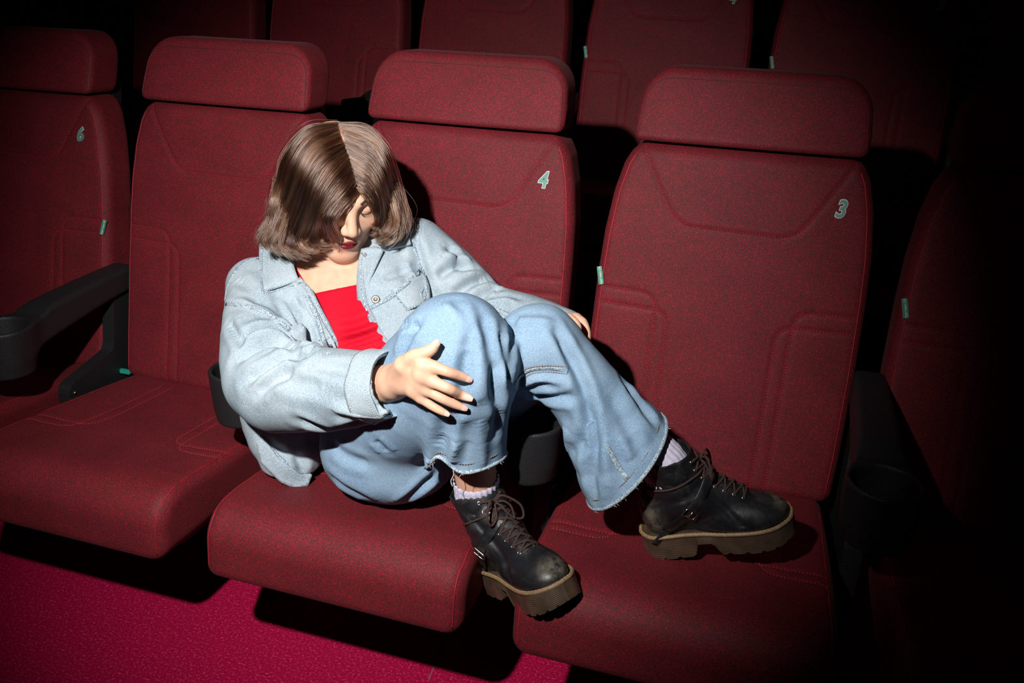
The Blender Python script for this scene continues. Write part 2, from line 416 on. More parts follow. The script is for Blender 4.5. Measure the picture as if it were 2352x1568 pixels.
# ------------------------------------------------------------------ cinema seat
TAN = 0.23526; REC = math.atan(TAN)
HWZ = np.array([-0.05, 0.0, 0.10, 0.27, 0.40, 0.48, 0.56, 0.615, 0.66, 0.72]); HWX = np.array([0.245, 0.247, 0.252, 0.254, 0.252, 0.248, 0.238, 0.224, 0.200, 0.16])
def back_fn(P):
    x, y, z = P[:, 0], P[:, 1], P[:, 2] - SEAT_Z
    s = y - TAN * z; hw = np.interp(z, HWZ, HWX) + 0.010
    s = s + 0.007 * (1 - (x / 0.25) ** 2) - 0.006 * np.cos((z - 0.1) * 5)
    zc = 0.3285; q = np.stack([np.abs(x) - hw, np.abs(s - 0.05) - 0.05, np.abs(z - zc) - zc - 0.0], -1) + 0.024
    return np.sqrt((np.maximum(q, 0) ** 2).sum(1)) + np.minimum(q.max(1), 0) - 0.024
def head_fn(P):
    x, y, z = P[:, 0], P[:, 1], P[:, 2] - SEAT_Z
    s = y - TAN * z; e = z - 0.7315
    hw = 0.2185 - 0.10 * np.clip(e + 0.03, 0, 1)
    R = np.where(e > 0, 0.062, 0.016)
    hh = 0.0700
    q0 = np.abs(x) - hw + R; q1 = np.abs(e) - hh + R
    d2 = np.sqrt(np.maximum(q0, 0) ** 2 + np.maximum(q1, 0) ** 2) + np.minimum(np.maximum(q0, q1), 0) - R
    s = s + 0.006 * (1 - (x / 0.22) ** 2)
    dq = np.abs(s - 0.038 - 0.15 * e) - 0.05
    a = np.stack([d2, dq], -1) + 0.014
    return np.sqrt((np.maximum(a, 0) ** 2).sum(1)) + np.minimum(a.max(1), 0) - 0.014
def seat_fn(P):
    x, y, z = P[:, 0], P[:, 1], P[:, 2] - SEAT_Z
    top = 0.012 + 0.038 * np.clip(-y / 0.40, -0.2, 1) - 0.010 * (1 - (x / 0.25) ** 2) * np.clip(1 - ((y + 0.2) / 0.22) ** 2, 0, 1)
    bot = -0.082 + 0.0 * y
    zc = (top + bot) / 2; hz = (top - bot) / 2
    yc, hy = -0.235, 0.265
    fr = (y < yc) & (z > zc); R = np.where(fr, 0.062, 0.022)
    yy = y - 0.10 * (z - zc) * (y < yc)
    q0 = np.abs(yy - yc) - hy + R; q1 = np.abs(z - zc) - hz + R
    d2 = np.sqrt(np.maximum(q0, 0) ** 2 + np.maximum(q1, 0) ** 2) + np.minimum(np.maximum(q0, q1), 0) - R
    hw = 0.246 + 0.006 * np.sin(np.clip(-y, 0, 0.5) * 6)
    dx = np.abs(x) - hw
    a = np.stack([d2, dx], -1) + 0.03
    return np.sqrt((np.maximum(a, 0) ** 2).sum(1)) + np.minimum(a.max(1), 0) - 0.03

# stitched lines in the plane of the back: (x, z)
def fillet(P, r=0.03, n=6):
    P = np.asarray(P, float); out = [P[0]]
    for i in range(1, len(P) - 1):
        a = P[i] + nrm(P[i - 1] - P[i]) * min(r, np.linalg.norm(P[i - 1] - P[i]) * .48); c = P[i] + nrm(P[i + 1] - P[i]) * min(r, np.linalg.norm(P[i + 1] - P[i]) * .48)
        for t in np.linspace(0, 1, n): out.append((1 - t) ** 2 * a + 2 * t * (1 - t) * P[i] + t * t * c)
    out.append(P[-1]); return np.array(out)
BACK_LINES = [fillet([(-0.196, 0.650), (-0.170, 0.60), (-0.113, 0.507), (0.113, 0.503), (0.172, 0.60), (0.202, 0.650)], 0.035)]
for sg in (-1, 1):
    BACK_LINES.append(fillet([(sg * 0.243, 0.371), (sg * 0.134, 0.369), (sg * 0.130, 0.012)], 0.035))
    BACK_LINES.append(fillet([(sg * 0.243, 0.339), (sg * 0.106, 0.337), (sg * 0.102, 0.012)], 0.035))
SEAT_LINES = []
for sg in (-1, 1):
    SEAT_LINES.append(fillet([(sg * 0.236, -0.278), (sg * 0.100, -0.275), (sg * 0.094, -0.02)], 0.04))
    SEAT_LINES.append(fillet([(sg * 0.236, -0.306), (sg * 0.128, -0.303), (sg * 0.122, -0.02)], 0.04))
def groove(V, N, plan, lines, w, dep, mask):
    dmin = np.full(len(V), 9.0); U = plan(V)
    for L in lines:
        L = resample(L, 0.004)
        for i in range(0, len(L), 1):
            dmin = np.minimum(dmin, ((U - L[i]) ** 2).sum(1))
    g = dep * np.exp(-dmin / w ** 2) * mask
    return V - N * g[:, None]
def seat_piece(fn, lo, hi, h):
    f = Field().u(generic(fn, (0, 0, 0.7), 5)); V, Q = surface(f, lo, hi, h, 1.4)
    return relax(V, Q, 1), Q

def bvh_of(V, Q): return BVHTree.FromPolygons([tuple(v) for v in V.tolist()], [tuple(q) for q in Q.tolist()])
def on_back(bvh, pts, lift=0.0):
    out = []
    for (x, z) in pts:
        zz = z + SEAT_Z; h = bvh.ray_cast(Vector((x, TAN * z - 0.3, zz + 0.3 * TAN)), Vector((0, 1, -TAN)).normalized())
        p, n_ = h[0], h[1]
        if p is None: continue
        out.append(np.array(p) + np.array(n_) * lift)
    return np.array(out)
def on_seat(bvh, pts, lift=0.0):
    out = []
    for (x, y) in pts:
        h = bvh.ray_cast(Vector((x, y, 1.0)), Vector((0, 0, -1)))
        if h[0] is None: continue
        out.append(np.array(h[0]) + np.array(h[1]) * lift)
    return np.array(out)

def stitches(mb, P, r=0.0014, on=0.0042, off=0.0018):
    """a row of short thread stitches along a 3-D polyline"""
    P = resample(P, 0.0006 + (on + off) / 6); k = 0
    seg = resample(P, on + off)
    for i in range(len(seg) - 1):
        a = seg[i]; c = seg[i] + (seg[i + 1] - seg[i]) * (on / (on + off))
        mb.tube([a, (a + c) / 2 + np.array([0, -0.0003, 0.0003]), c], [r * .6, r, r * .6], 5)

def text_mesh(txt, size, offset=0.0, extrude=0.0005, shear=0.0):
    cu = bpy.data.curves.new('t', 'FONT'); cu.body = txt; cu.size = size; cu.offset = offset; cu.extrude = extrude; cu.shear = shear
    cu.align_x = 'CENTER'; cu.align_y = 'CENTER'; cu.resolution_u = 6
    ob = bpy.data.objects.new('t', cu); COL.objects.link(ob)
    dg = bpy.context.evaluated_depsgraph_get(); dg.update()
    me = bpy.data.meshes.new_from_object(ob.evaluated_get(dg)); bpy.data.objects.remove(ob)
    return me

HB = 0.0045
bV, bQ = seat_piece(back_fn, (-0.28, -0.06, SEAT_Z - 0.02), (0.28, 0.30, SEAT_Z + 0.68), HB)
bN = vnormals(bV, bQ)
bV = groove(bV, bN, lambda V: np.stack([V[:, 0], V[:, 2] - SEAT_Z], -1), BACK_LINES, 0.0042, 0.0026, (bN[:, 1] < -0.5).astype(float))
hV, hQ = seat_piece(head_fn, (-0.25, 0.05, SEAT_Z + 0.64), (0.25, 0.32, SEAT_Z + 0.82), HB)
sV, sQ = seat_piece(seat_fn, (-0.28, -0.56, SEAT_Z - 0.11), (0.28, 0.06, SEAT_Z + 0.08), HB)
sN = vnormals(sV, sQ)
sV = groove(sV, sN, lambda V: V[:, :2], SEAT_LINES, 0.0045, 0.0030, (sN[:, 2] > 0.5).astype(float))
bB = bvh_of(bV, bQ); sB = bvh_of(sV, sQ); hB = bvh_of(hV, hQ)

def cushion_mesh(name, V, Q):
    o = mesh_obj(name, V, Q, M_RED); me = o.data; bpy.data.objects.remove(o); return me
ME_BACK = cushion_mesh('backrest', bV, bQ); ME_HEAD = cushion_mesh('headrest', hV, hQ); ME_SEAT = cushion_mesh('seat_cushion', sV, sQ)
# stitching of the back and of the seat
mb = MB()
for L in BACK_LINES: stitches(mb, on_back(bB, resample(L, 0.006), 0.0004))
o = mb.build('s', M_THREAD); ME_BST = o.data; bpy.data.objects.remove(o)
mb = MB()
for L in SEAT_LINES: stitches(mb, on_seat(sB, resample(L, 0.006), 0.0004))
o = mb.build('s', M_THREAD); ME_SST = o.data; bpy.data.objects.remove(o)
# edge seams (piping lines where front panel meets the side band)
ME_BPIPE = []; ME_SPIPE = []
for sg in (-1, 1):
    mb = MB()
    zz = np.linspace(0.02, 0.645, 40); P = on_back(bB, [(sg * (np.interp(z, HWZ, HWX) - 0.004), z) for z in zz], 0.0)
    mb.tube(P, 0.0013, 6)
    o = mb.build('s', M_THREAD); ME_BPIPE.append(o.data); bpy.data.objects.remove(o)
mb = MB()
L = fillet([(-0.2115, 0.672), (-0.2035, 0.779), (0.2035, 0.779), (0.2115, 0.672)], 0.052, 10)
P = on_back(hB, resample(L, 0.006), 0.0)
mb.tube(P, 0.0014, 6)
o = mb.build('s', plain('dark_red_piping', (0.10, 0.008, 0.012), 0.7)); ME_HPIPE = o.data; bpy.data.objects.remove(o)
for sg in (-1, 1):
    mb = MB()
    P = on_seat(sB, [(sg * 0.236, y) for y in np.linspace(-0.02, -0.475, 40)], 0.0)
    Q_ = []
    for z in np.linspace(0.03, -0.072, 14):
        h = sB.ray_cast(Vector((sg * 0.234, -1, SEAT_Z + z)), Vector((0, 1, 0)))
        if h[0] is not None: Q_.append(np.array(h[0]))
    P = np.vstack([P, Q_]) if Q_ else P
    mb.tube(catmull(P[::2], 80), 0.0012, 6)
    o = mb.build('s', M_THREAD); ME_SPIPE.append(o.data); bpy.data.objects.remove(o)
# black shells
mb = MB()
def rounded_rect(hw, hh, r, n=5):
    pts = []
    for cx, cy, a0 in ((hw - r, hh - r, 0), (-hw + r, hh - r, 90), (-hw + r, -hh + r, 180), (hw - r, -hh + r, 270)):
        for k in range(n + 1):
            a = math.radians(a0 + 90 * k / n); pts.append((cx + r * math.cos(a), cy + r * math.sin(a)))
    return pts
def prism(mb, pts2, to3a, to3b):
    n = len(pts2); V = [to3a(p) for p in pts2] + [to3b(p) for p in pts2]
    F = [tuple(range(n - 1, -1, -1)), tuple(range(n, 2 * n))] + [(i, (i + 1) % n, n + (i + 1) % n, n + i) for i in range(n)]
    mb.add(V, F)
RR = rounded_rect(0.195, 0.37, 0.09)
prism(mb, RR, lambda p: (p[0], TAN * (p[1] + 0.37) + 0.09, p[1] + 0.37 + SEAT_Z), lambda p: (p[0] * .97, TAN * (p[1] + 0.37) + 0.125, p[1] * .98 + 0.37 + SEAT_Z))
o = mb.build('back_shell', M_BLK, None, False); ME_SHELL = o.data; bpy.data.objects.remove(o)
mb = MB()
RR = rounded_rect(0.215, 0.20, 0.05)
prism(mb, RR, lambda p: (p[0] * .92, p[1] - 0.21, SEAT_Z - 0.125), lambda p: (p[0], p[1] - 0.21, SEAT_Z - 0.075))
o = mb.build('seat_pan', M_BLK, None, False); ME_PAN = o.data; bpy.data.objects.remove(o)
mb = MB()
mb.box((0, 0.06, (SEAT_Z - 0.09) / 2 + 0.012), (0.035, 0.05, (SEAT_Z - 0.09) / 2 - 0.01))
o = mb.build('pedestal', M_BLK, None, False); ME_PED = o.data; bpy.data.objects.remove(o)
mb = MB(); mb.box((0, 0.06, 0.006), (0.07, 0.10, 0.006)); o = mb.build('foot_plate', M_BLK, None, False); ME_FOOT = o.data; bpy.data.objects.remove(o)
mb = MB(); mb.box((0, 0.07, SEAT_Z - 0.07), (0.2, 0.02, 0.035)); o = mb.build('cross_bar', M_BLK, None, False); ME_BAR = o.data; bpy.data.objects.remove(o)
ROTX = math.radians(90) - REC
NUM = {}
for d in '23456':
    a = text_mesh(d, 0.047, 0.0026, 0.0004, 0.18); a.materials.append(M_WHITE)
    c = text_mesh(d, 0.047, 0.0011, 0.0009, 0.18); c.materials.append(M_TEAL); NUM[d] = (a, c)
TAGTXT = text_mesh('Аррениус СК', 0.0058, 0.0001, 0.0002); TAGTXT.materials.append(M_WHITE)
mb = MB(); prism(mb, rounded_rect(0.0055, 0.0185, 0.001, 2), lambda p: (p[0], p[1], -0.0012), lambda p: (p[0], p[1], 0.0012))
o = mb.build('fabric_label', M_TAG, None, False); ME_TAG = o.data; bpy.data.objects.remove(o)

def child(name, me, parent, loc=(0, 0, 0), rot=(0, 0, 0)):
    o = bpy.data.objects.new(name, me); o.location = loc; o.rotation_euler = rot; return link(o, parent)
def cinema_seat(loc, num, label, group, side=None, dz=0.0):
    t = empty('cinema_seat', loc); tag(t, label, 'seat', group)
    bk = child('backrest', ME_BACK, t)
    st = child('stitching', ME_BST, bk); st['kind'] = 'stuff'; [child('piping', q, bk) for q in ME_BPIPE]
    hd = child('headrest', ME_HEAD, t); child('piping', ME_HPIPE, hd)
    ct = child('seat_cushion', ME_SEAT, t)
    st = child('stitching', ME_SST, ct); st['kind'] = 'stuff'; [child('piping', q, ct) for q in ME_SPIPE]
    child('back_shell', ME_SHELL, t); child('seat_pan', ME_PAN, t); child('pedestal', ME_PED, t); child('foot_plate', ME_FOOT, t); child('cross_bar', ME_BAR, t)
    if num:
        p = on_back(bB, [(0.185, 0.565)], 0.0006)[0]
        n_ = child('seat_number', NUM[num][0], t, p, (ROTX, 0, 0)); n_.scale = (0.80, 0.96, 1); n_['label'] = 'embroidered number ' + num
        child('number_fill', NUM[num][1], n_, (0, 0, 0.0006))
    if side:
        p = on_back(bB, [(side * 0.250, 0.392 + dz)], 0.0)[0] + np.array([side * 0.003, -0.004, 0])
        l_ = child('fabric_label', ME_TAG, t, p, (ROTX, 0, 0)); l_.rotation_euler = (ROTX, math.radians(side * 14), math.radians(0))
        l_['label'] = 'small green woven label'
        child('lettering', TAGTXT, l_, (0.0005, 0, 0.0014), (0, 0, math.radians(90)))
    return t
FR = 'red seats of the front row'; BR = 'red seats of the rear row'
cinema_seat((-2 * PITCH, 0, 0), '6', 'red cinema seat numbered 6, leftmost of the front row', FR, 1, -0.035)
cinema_seat((-PITCH, 0, 0), '5' if False else None, 'red cinema seat left of the seated person, its whole cushion in view', FR)
cinema_seat((0, 0, 0), '4', 'red cinema seat numbered 4 that the person sits on', FR)
cinema_seat((PITCH, 0, 0), '3', 'red cinema seat numbered 3 with the boot resting on it', FR, -1)
cinema_seat((2 * PITCH, 0, 0), None, 'dim red cinema seat at the right edge of the front row', FR, -1, 0.01)
BL = {7: 'dim rear row seat at the far left behind seat 6', 6: 'dim rear row seat second from the left, behind the empty cushion seat', 5: 'rear row seat directly above the headrest of seat 4, its number cut by the frame',
      4: 'rear row seat numbered 4 above the gap between front seats 4 and 3', 3: 'rear row seat numbered 3 behind front seat 3', 2: 'very dark rear row seat at the upper right corner'}
for ch in (7, 6, 5, 4, 3, 2):
    cinema_seat(((4 - ch) * PITCH + ROW_D[0], ROW_D[1], ROW_D[2]), str(ch) if 3 <= ch <= 5 else None, BL[ch], BR, -1 if ch in (3, 4) else None)

# ------------------------------------------------------------------ armrests with cup holders
def arm_fn(P):
    x, y, z = P[:, 0], P[:, 1], P[:, 2] - SEAT_Z
    k = np.clip((0.10 - y) / 0.40, 0, 1)
    top = 0.268 - 0.034 * k ** 1.5; bot = 0.205 - 0.055 * k ** 1.5
    hw = 0.030 + 0.012 * k
    q = np.stack([np.abs(x) - hw, np.abs(y + 0.10) - 0.20, np.abs(z - (top + bot) / 2) - (top - bot) / 2], -1) + 0.014
    d = np.sqrt((np.maximum(q, 0) ** 2).sum(1)) + np.minimum(q.max(1), 0) - 0.014
    r = np.sqrt(x ** 2 + (y + 0.278) ** 2); zz = (z - 0.178)
    rad = 0.0555 + 0.07 * np.clip(zz, -0.06, 0.06)
    q = np.stack([r - rad, np.abs(zz) - 0.054], -1) + 0.006
    c = np.sqrt((np.maximum(q, 0) ** 2).sum(1)) + np.minimum(q.max(1), 0) - 0.006
    d = smin(d, c, 0.03)
    d = smax(d, z - 0.2325 - 0.4 * np.clip(y + 0.21, 0, 1), 0.004)
    hole = np.maximum(r - (rad - 0.0075), -(zz + 0.046))
    return smax(d, -hole, 0.003)
aV, aQ = seat_piece(arm_fn, (-0.08, -0.36, SEAT_Z + 0.10), (0.08, 0.13, SEAT_Z + 0.30), 0.003)
o = mesh_obj('armrest', aV, aQ, M_BLK); ME_ARM = o.data; bpy.data.objects.remove(o)
mb = MB()
PROF = fillet([(-0.02, 0.0), (0.14, 0.0), (0.14, SEAT_Z + 0.215), (0.03, SEAT_Z + 0.215), (0.005, SEAT_Z + 0.07), (-0.15, SEAT_Z + 0.035), (-0.15, SEAT_Z - 0.10), (-0.09, 0.0), (-0.02, 0.0)], 0.02, 4)[:-1]
prism(mb, [tuple(q) for q in PROF], lambda p: (-0.017, p[0], p[1]), lambda p: (0.017, p[0], p[1]))
o = mb.build('stand', M_BLK, None, False); ME_STAND = o.data; bpy.data.objects.remove(o)
mb = MB(); mb.tube([(0.017, -0.135, SEAT_Z + 0.015), (0.020, -0.135, SEAT_Z + 0.015)], 0.004, 10)
o = mb.build('screw', M_METAL); ME_SCREW = o.data; bpy.data.objects.remove(o)
def armrest(loc, label, group):
    t = empty('armrest_stand', loc); tag(t, label, 'armrest', group)
    child('armrest', ME_ARM, t); child('stand', ME_STAND, t); child('screw', ME_SCREW, t); return t
AG = 'black armrests with cup holders of the front row'; AB = 'black armrests with cup holders of the rear row'
a6 = armrest((-1.5 * PITCH, 0, 0), 'black armrest at the left edge between seat 6 and the empty cushion seat', AG)
mb = MB(); prism(mb, rounded_rect(0.016, 0.005, 0.003), lambda p: (p[0] + 0.03, 0.02, p[1] + SEAT_Z + 0.01), lambda p: (p[0] + 0.03, 0.012, p[1] + SEAT_Z + 0.01))
o = mb.build('clip', plain('teal_clip', (0.02, 0.35, 0.25), 0.5), a6, False); o['label'] = 'small teal plastic clip'
armrest((-0.5 * PITCH, 0, 0), 'black cup holder armrest half hidden behind the elbow of the person', AG)
armrest((0.5 * PITCH, 0, 0), 'black cup holder armrest between the legs of the person', AG)
armrest((1.5 * PITCH, 0, 0), 'dark cup holder armrest on the right between seat 3 and the last seat', AG)
AL = {6.5: 'far rear row armrest at the upper left behind seat 6', 5.5: 'rear row cup holder seen in the gap above the hair', 4.5: 'rear row armrest hidden behind the headrest of seat 4', 3.5: 'rear row armrest behind the gap between seats 4 and 3', 2.5: 'rear row armrest at the upper right behind seat 3'}
for k in (5.5, 4.5, 3.5, 2.5):
    armrest(((4 - k) * PITCH + ROW_D[0], ROW_D[1], ROW_D[2]), AL[k], AB)
# ------------------------------------------------------------------ the seated person: skeleton
UP = np.array([0, 0, SEAT_Z])
def J(x, y, z): return np.array([x, y, z]) + UP
RH, LH = J(0.005, -0.29, 0.150), J(0.085, -0.165, 0.150)
RK, LK = J(0.205, -0.42, 0.412), atY(1237, 795, -0.325)
def boot_frame(origin, ex, ez, sc):
    ex = nrm(ex); ez = np.asarray(ez, float); ez = nrm(ez - ex * (ez @ ex)); M = np.stack([ex, np.cross(ez, ex), ez]); origin = np.asarray(origin, float)
    return M, (lambda P: origin + (np.asarray(P, float) * sc) @ M)
# far boot stands on the next seat, toe slightly lifted; near boot has its heel in the gap beside the cushion, toe lifted
LM_, WL = boot_frame(J(0.5840, -0.2884, 0.050), (0.935, 0.13, 0.29), (-0.30, -0.10, 0.93), 0.88)
RM_, WR_ = boot_frame(J(0.3130, -0.4000, -0.036), (0.66, -0.60, 0.44), (-0.33, 0.03, 1.0), 0.88)
RA, LA = WR_((0.0, 0, 0.10)), WL((0.0, 0, 0.10)); RSH, LSH = WR_((-0.010, 0, 0.19)), WL((-0.010, 0, 0.185))
NB = J(-0.165, -0.085, 0.425)
RS, LS = J(-0.318, -0.185, 0.375), J(-0.012, -0.065, 0.445)
RE = atY(622, 880, -0.385); RW = atY(893, 880, -0.455)
LE = atY(1110, 722, -0.09); LW = atY(1290, 770, -0.175)
PM = (RH + LH) / 2
SX = nrm(LS - RS); SU = nrm(NB - J(-0.06, -0.14, 0.27)); SU = nrm(SU - (SU @ SX) * SX); SF = np.cross(SX, SU)
ST = np.stack([SX, SF, SU])
CC = NB - 0.115 * SU + 0.015 * SF
BELLY = J(-0.045, -0.19, 0.245)
HPX = nrm(LH - RH); HPU = nrm(np.array([-0.35, 0.15, 0.92]) - HPX * (np.array([-0.35, 0.15, 0.92]) @ HPX)); HPF = np.cross(HPX, HPU); HP = np.stack([HPX, HPF, HPU])
def cam_vec(x, y, z): return nrm(CAM_R * x + CAM_U * y - CAM_F * z)
# head frame
HF = cam_vec(0.40, -0.66, 0.63); HU = cam_vec(0.22, 0.72, 0.64); HU = nrm(HU - HF * (HU @ HF)); HL = np.cross(HU, HF)
HC = atY(776, 427, -0.165)
HM = np.stack([HL, HF, HU])
def hd(l, f, u): return HC + HL * l + HF * f + HU * u

# generic displacement strokes -------------------------------------------------
def hit(bvh, px, py):
    d = nrm(ray(px, py)); h = bvh.ray_cast(Vector(CAM_P), Vector(d))
    return (None, None) if h[0] is None else (np.array(h[0]), np.array(h[1]))
def px_line(pts, step=7):
    P = np.asarray(pts, float)
    if len(P) > 2: P = catmull(P, len(P) * 8)
    return resample(P, step)
def project(bvh, pts, lift=0.0, step=7):
    out = []; no = []
    for q in px_line(pts, step):
        p, n_ = hit(bvh, *q)
        if p is None: continue
        out.append(p); no.append(n_)
    out = np.array(out); no = np.array(no)
    if len(out) < 2: return out, no
    for _ in range(2):
        no[1:-1] = (no[:-2] + no[1:-1] + no[2:]) / 3; out[1:-1] = (out[:-2] + 2 * out[1:-1] + out[2:]) / 4
    no /= np.linalg.norm(no, axis=1)[:, None]
    return out + no * lift, no
def folds(V, Q, strokes):
    """strokes: (pixels, width m, amplitude m) negative = valley, positive = ridge; real relief pushed into the cloth"""
    bvh = bvh_of(V, Q); D = np.zeros_like(V); VN = vnormals(V, Q)
    for pts, w, amp in strokes:
        P, no = project(bvh, pts)
        if len(P) < 2: continue
        lo = P.min(0) - 3 * w; hi = P.max(0) + 3 * w
        idx = np.where(((V > lo) & (V < hi)).all(1))[0]
        if not len(idx): continue
        d2 = ((V[idx][:, None] - P[None]) ** 2).sum(2); k = d2.argmin(1); d = np.sqrt(d2[np.arange(len(idx)), k])
        t = k / (len(P) - 1); taper = np.clip(np.minimum(t, 1 - t) * 5 + 0.25, 0, 1)
        prof = np.exp(-(d / w) ** 2) - 0.45 * np.exp(-((d - 1.9 * w) / w) ** 2)
        D[idx] += no[k] * (amp * prof * taper)[:, None]
    return V + D
def wrinkle(V, N, amp, sc, seed=0):
    r = np.random.default_rng(seed); d = np.zeros(len(V))
    for i in range(14):
        k = nrm(r.normal(size=3)) * sc * r.uniform(0.6, 1.9); d += np.sin(V @ k + r.uniform(0, 6.28) + 1.3 * np.sin(V @ (nrm(r.normal(size=3)) * sc * 0.5) + r.uniform(0, 6)))
    return V + N * (amp * d / 4)[:, None]
from mathutils.geometry import delaunay_2d_cdt
def inside(poly, p):
    x, y = p; c = False; n = len(poly)
    for i in range(n):
        x1, y1 = poly[i]; x2, y2 = poly[(i + 1) % n]
        if (y1 > y) != (y2 > y) and x < (x2 - x1) * (y - y1) / (y2 - y1) + x1: c = not c
    return c
def patch(name, poly, bvh, mat, parent, off=0.004, thick=0.004, step=7):
    """a cloth piece with real thickness lying on the surface under it; outline given where it shows"""
    poly = [tuple(p) for p in resample(np.vstack([poly, poly[:1]]), step)[:-1]]
    xs = [p[0] for p in poly]; ys = [p[1] for p in poly]
    pts = list(poly); nb = len(poly)
    for x in np.arange(min(xs) + step / 2, max(xs), step):
        for y in np.arange(min(ys) + step / 2, max(ys), step):
            if inside(poly, (x, y)) and min((x - a) ** 2 + (y - b_) ** 2 for a, b_ in poly) > (step * .55) ** 2: pts.append((x, y))
    vo, eo, fo, *_ = delaunay_2d_cdt([Vector(p) for p in pts], [(i, (i + 1) % nb) for i in range(nb)], [], 1, 1e-4)
    P = []; N_ = []; ok = []
    for v in vo:
        p, n_ = hit(bvh, v.x, v.y); ok.append(p is not None); P.append(p if p is not None else np.zeros(3)); N_.append(n_ if n_ is not None else np.zeros(3))
    P = np.array(P); N_ = np.array(N_); ok = np.array(ok)
    if not ok.any(): return None
    U = np.array([(v.x, v.y) for v in vo])
    dep = (P - CAM_P) @ CAM_F
    md = np.median(dep[ok]); ok &= np.abs(dep - md) < 0.065
    for i in np.where(~ok)[0]:
        k = np.where(ok)[0][((U[ok] - U[i]) ** 2).sum(1).argmin()]
        r_ = ray(*U[i]); P[i] = CAM_P + r_ / (r_ @ CAM_F) * dep[k]; N_[i] = N_[k]
    # smooth depth and normal over the piece
    dep = (P - CAM_P) @ CAM_F
    for _ in range(8):
        A = np.zeros_like(dep); B_ = np.zeros_like(N_); c = np.zeros(len(dep))
        for f in fo:
            for i in f:
                for j_ in f: A[i] += dep[j_]; B_[i] += N_[j_]; c[i] += 1
        dep = A / np.maximum(c, 1); N_ = B_ / np.maximum(c, 1)[:, None]
    N_ /= np.linalg.norm(N_, axis=1)[:, None] + 1e-9
    P = np.array([CAM_P + ray(*u) / (ray(*u) @ CAM_F) * d for u, d in zip(U, dep)])
    n = len(P); lo = P + N_ * off; hi = P + N_ * (off + thick)
    V = np.vstack([lo, hi]); F = []
    cnt = {}
    for f in fo:
        f = list(f); a, b_, c = P[f[0]], P[f[1]], P[f[2]]
        if np.cross(b_ - a, c - a) @ N_[f[0]] < 0: f = f[::-1]
        F.append(tuple(i + n for i in f)); F.append(tuple(f[::-1]))
        for i in range(len(f)):
            e = (f[i], f[(i + 1) % len(f)]); cnt[e] = 1
    for (a, b_) in list(cnt):
        if (b_, a) not in cnt: F.append((a, b_, b_ + n, a + n))
    return mesh_obj(name, V, F, mat, parent)

# ------------------------------------------------------------------ jeans
def leg_tube(ctrl, n=16): return chain(ctrl, n)
def c4(p, r): return np.r_[p, r]
RHEM = atY(1070, 1062, -0.395); LHEM = atY(1446, 1056, -0.300)
r_shin = [c4(RK + (RH - RK) * 0.06, 0.082), c4(RK + (RHEM - RK) * 0.16 + np.array([0.010, -0.005, 0]), 0.088), c4(RK + (RHEM - RK) * 0.5, 0.078), c4(RHEM, 0.066), c4(RHEM + (RHEM - RK) * 0.2, 0.067)]
l_shin = [c4(LK, 0.066), c4(atY(1300, 850, -0.318), 0.061), c4(atY(1366, 932, -0.308), 0.066), c4(LHEM, 0.094), c4(LHEM + (LHEM - LK) * 0.25, 0.108)]
def ofs(c, d): return [np.r_[q[:3], q[3] + d] for q in c]
r_thigh = [c4(RH + J(0, 0, 0.0) - UP, 0.098), c4(RH + (RK - RH) * 0.5 + np.array([0, -0.005, -0.006]), 0.096), c4(RK + np.array([0.0, 0, 0.0]), 0.080)]
l_thigh = [c4(LH, 0.096), c4(LH + (LK - LH) * 0.5, 0.084), c4(LK, 0.068)]
RHN = nrm(nrm(RHEM - RK) + 0.55 * nrm(CAM_P - RHEM) * 0.6 + 0.12 * CAM_R); LHN = nrm(nrm(LHEM - LK) + 0.20 * CAM_R + 0.12 * CAM_U)
# the hems are cut with planes, applied to the shin tubes only
def cut(prim, p, n_):
    pl = plane(p, n_)[0]; f0 = prim[0]; return generic(lambda P: np.maximum(f0(P), pl(P)), prim[1], prim[2])
jeans = Field()
jeans.u(ell(PM + J(-0.005, -0.015, -0.012) - UP, (0.150, 0.118, 0.108), HP))
jeans.u(ell(RH + np.array([0.03, -0.02, -0.03]), (0.12, 0.10, 0.075)), 0.04)
jeans.u(leg_tube(r_thigh, 8), 0.03); jeans.u(leg_tube(l_thigh, 8), 0.012)
def hollow_leg(sh, hem, hn, k):
    a_ = cut(leg_tube(sh, 10), hem, hn); i_ = cut(leg_tube(ofs(sh, -0.0080), 10), k + (hem - k) * 0.55, nrm(k - hem))
    return generic(lambda P: np.maximum(a_[0](P), -i_[0](P)), a_[1], a_[2])
jeans.u(hollow_leg(l_shin, LHEM, LHN, LK), 0.012); jeans.u(hollow_leg(r_shin, RHEM, RHN, RK), 0.012)
jeans.ops.append(('i', plane(J(0, 0, 0.040), (0, 0, -1)), 0.012))
jV, jQ = surface(jeans, J(-0.2, -0.62, 0.02), J(0.66, 0.02, 0.56), 0.0036)
jV = relax(jV, jQ, 1)
def arch(P):
    """the near hem rides up in a loop at its inner front corner"""
    P = np.asarray(P, float); q = to_px(P); dn = -((P - RHEM) @ RHN); fr = (P - RHEM) @ nrm(CAM_P - RHEM)
    w = np.exp(-((q[:, 0] - 1016) / 30) ** 2) * np.clip(1 - dn / 0.075, 0, 1) * np.clip(fr / 0.02 + 0.4, 0, 1) * (np.linalg.norm(P - RHEM, axis=1) < 0.13) * (dn > -0.02)
    return P - RHN * (0.034 * w)[:, None]
jB0 = bvh_of(jV, jQ); jV = arch(jV)
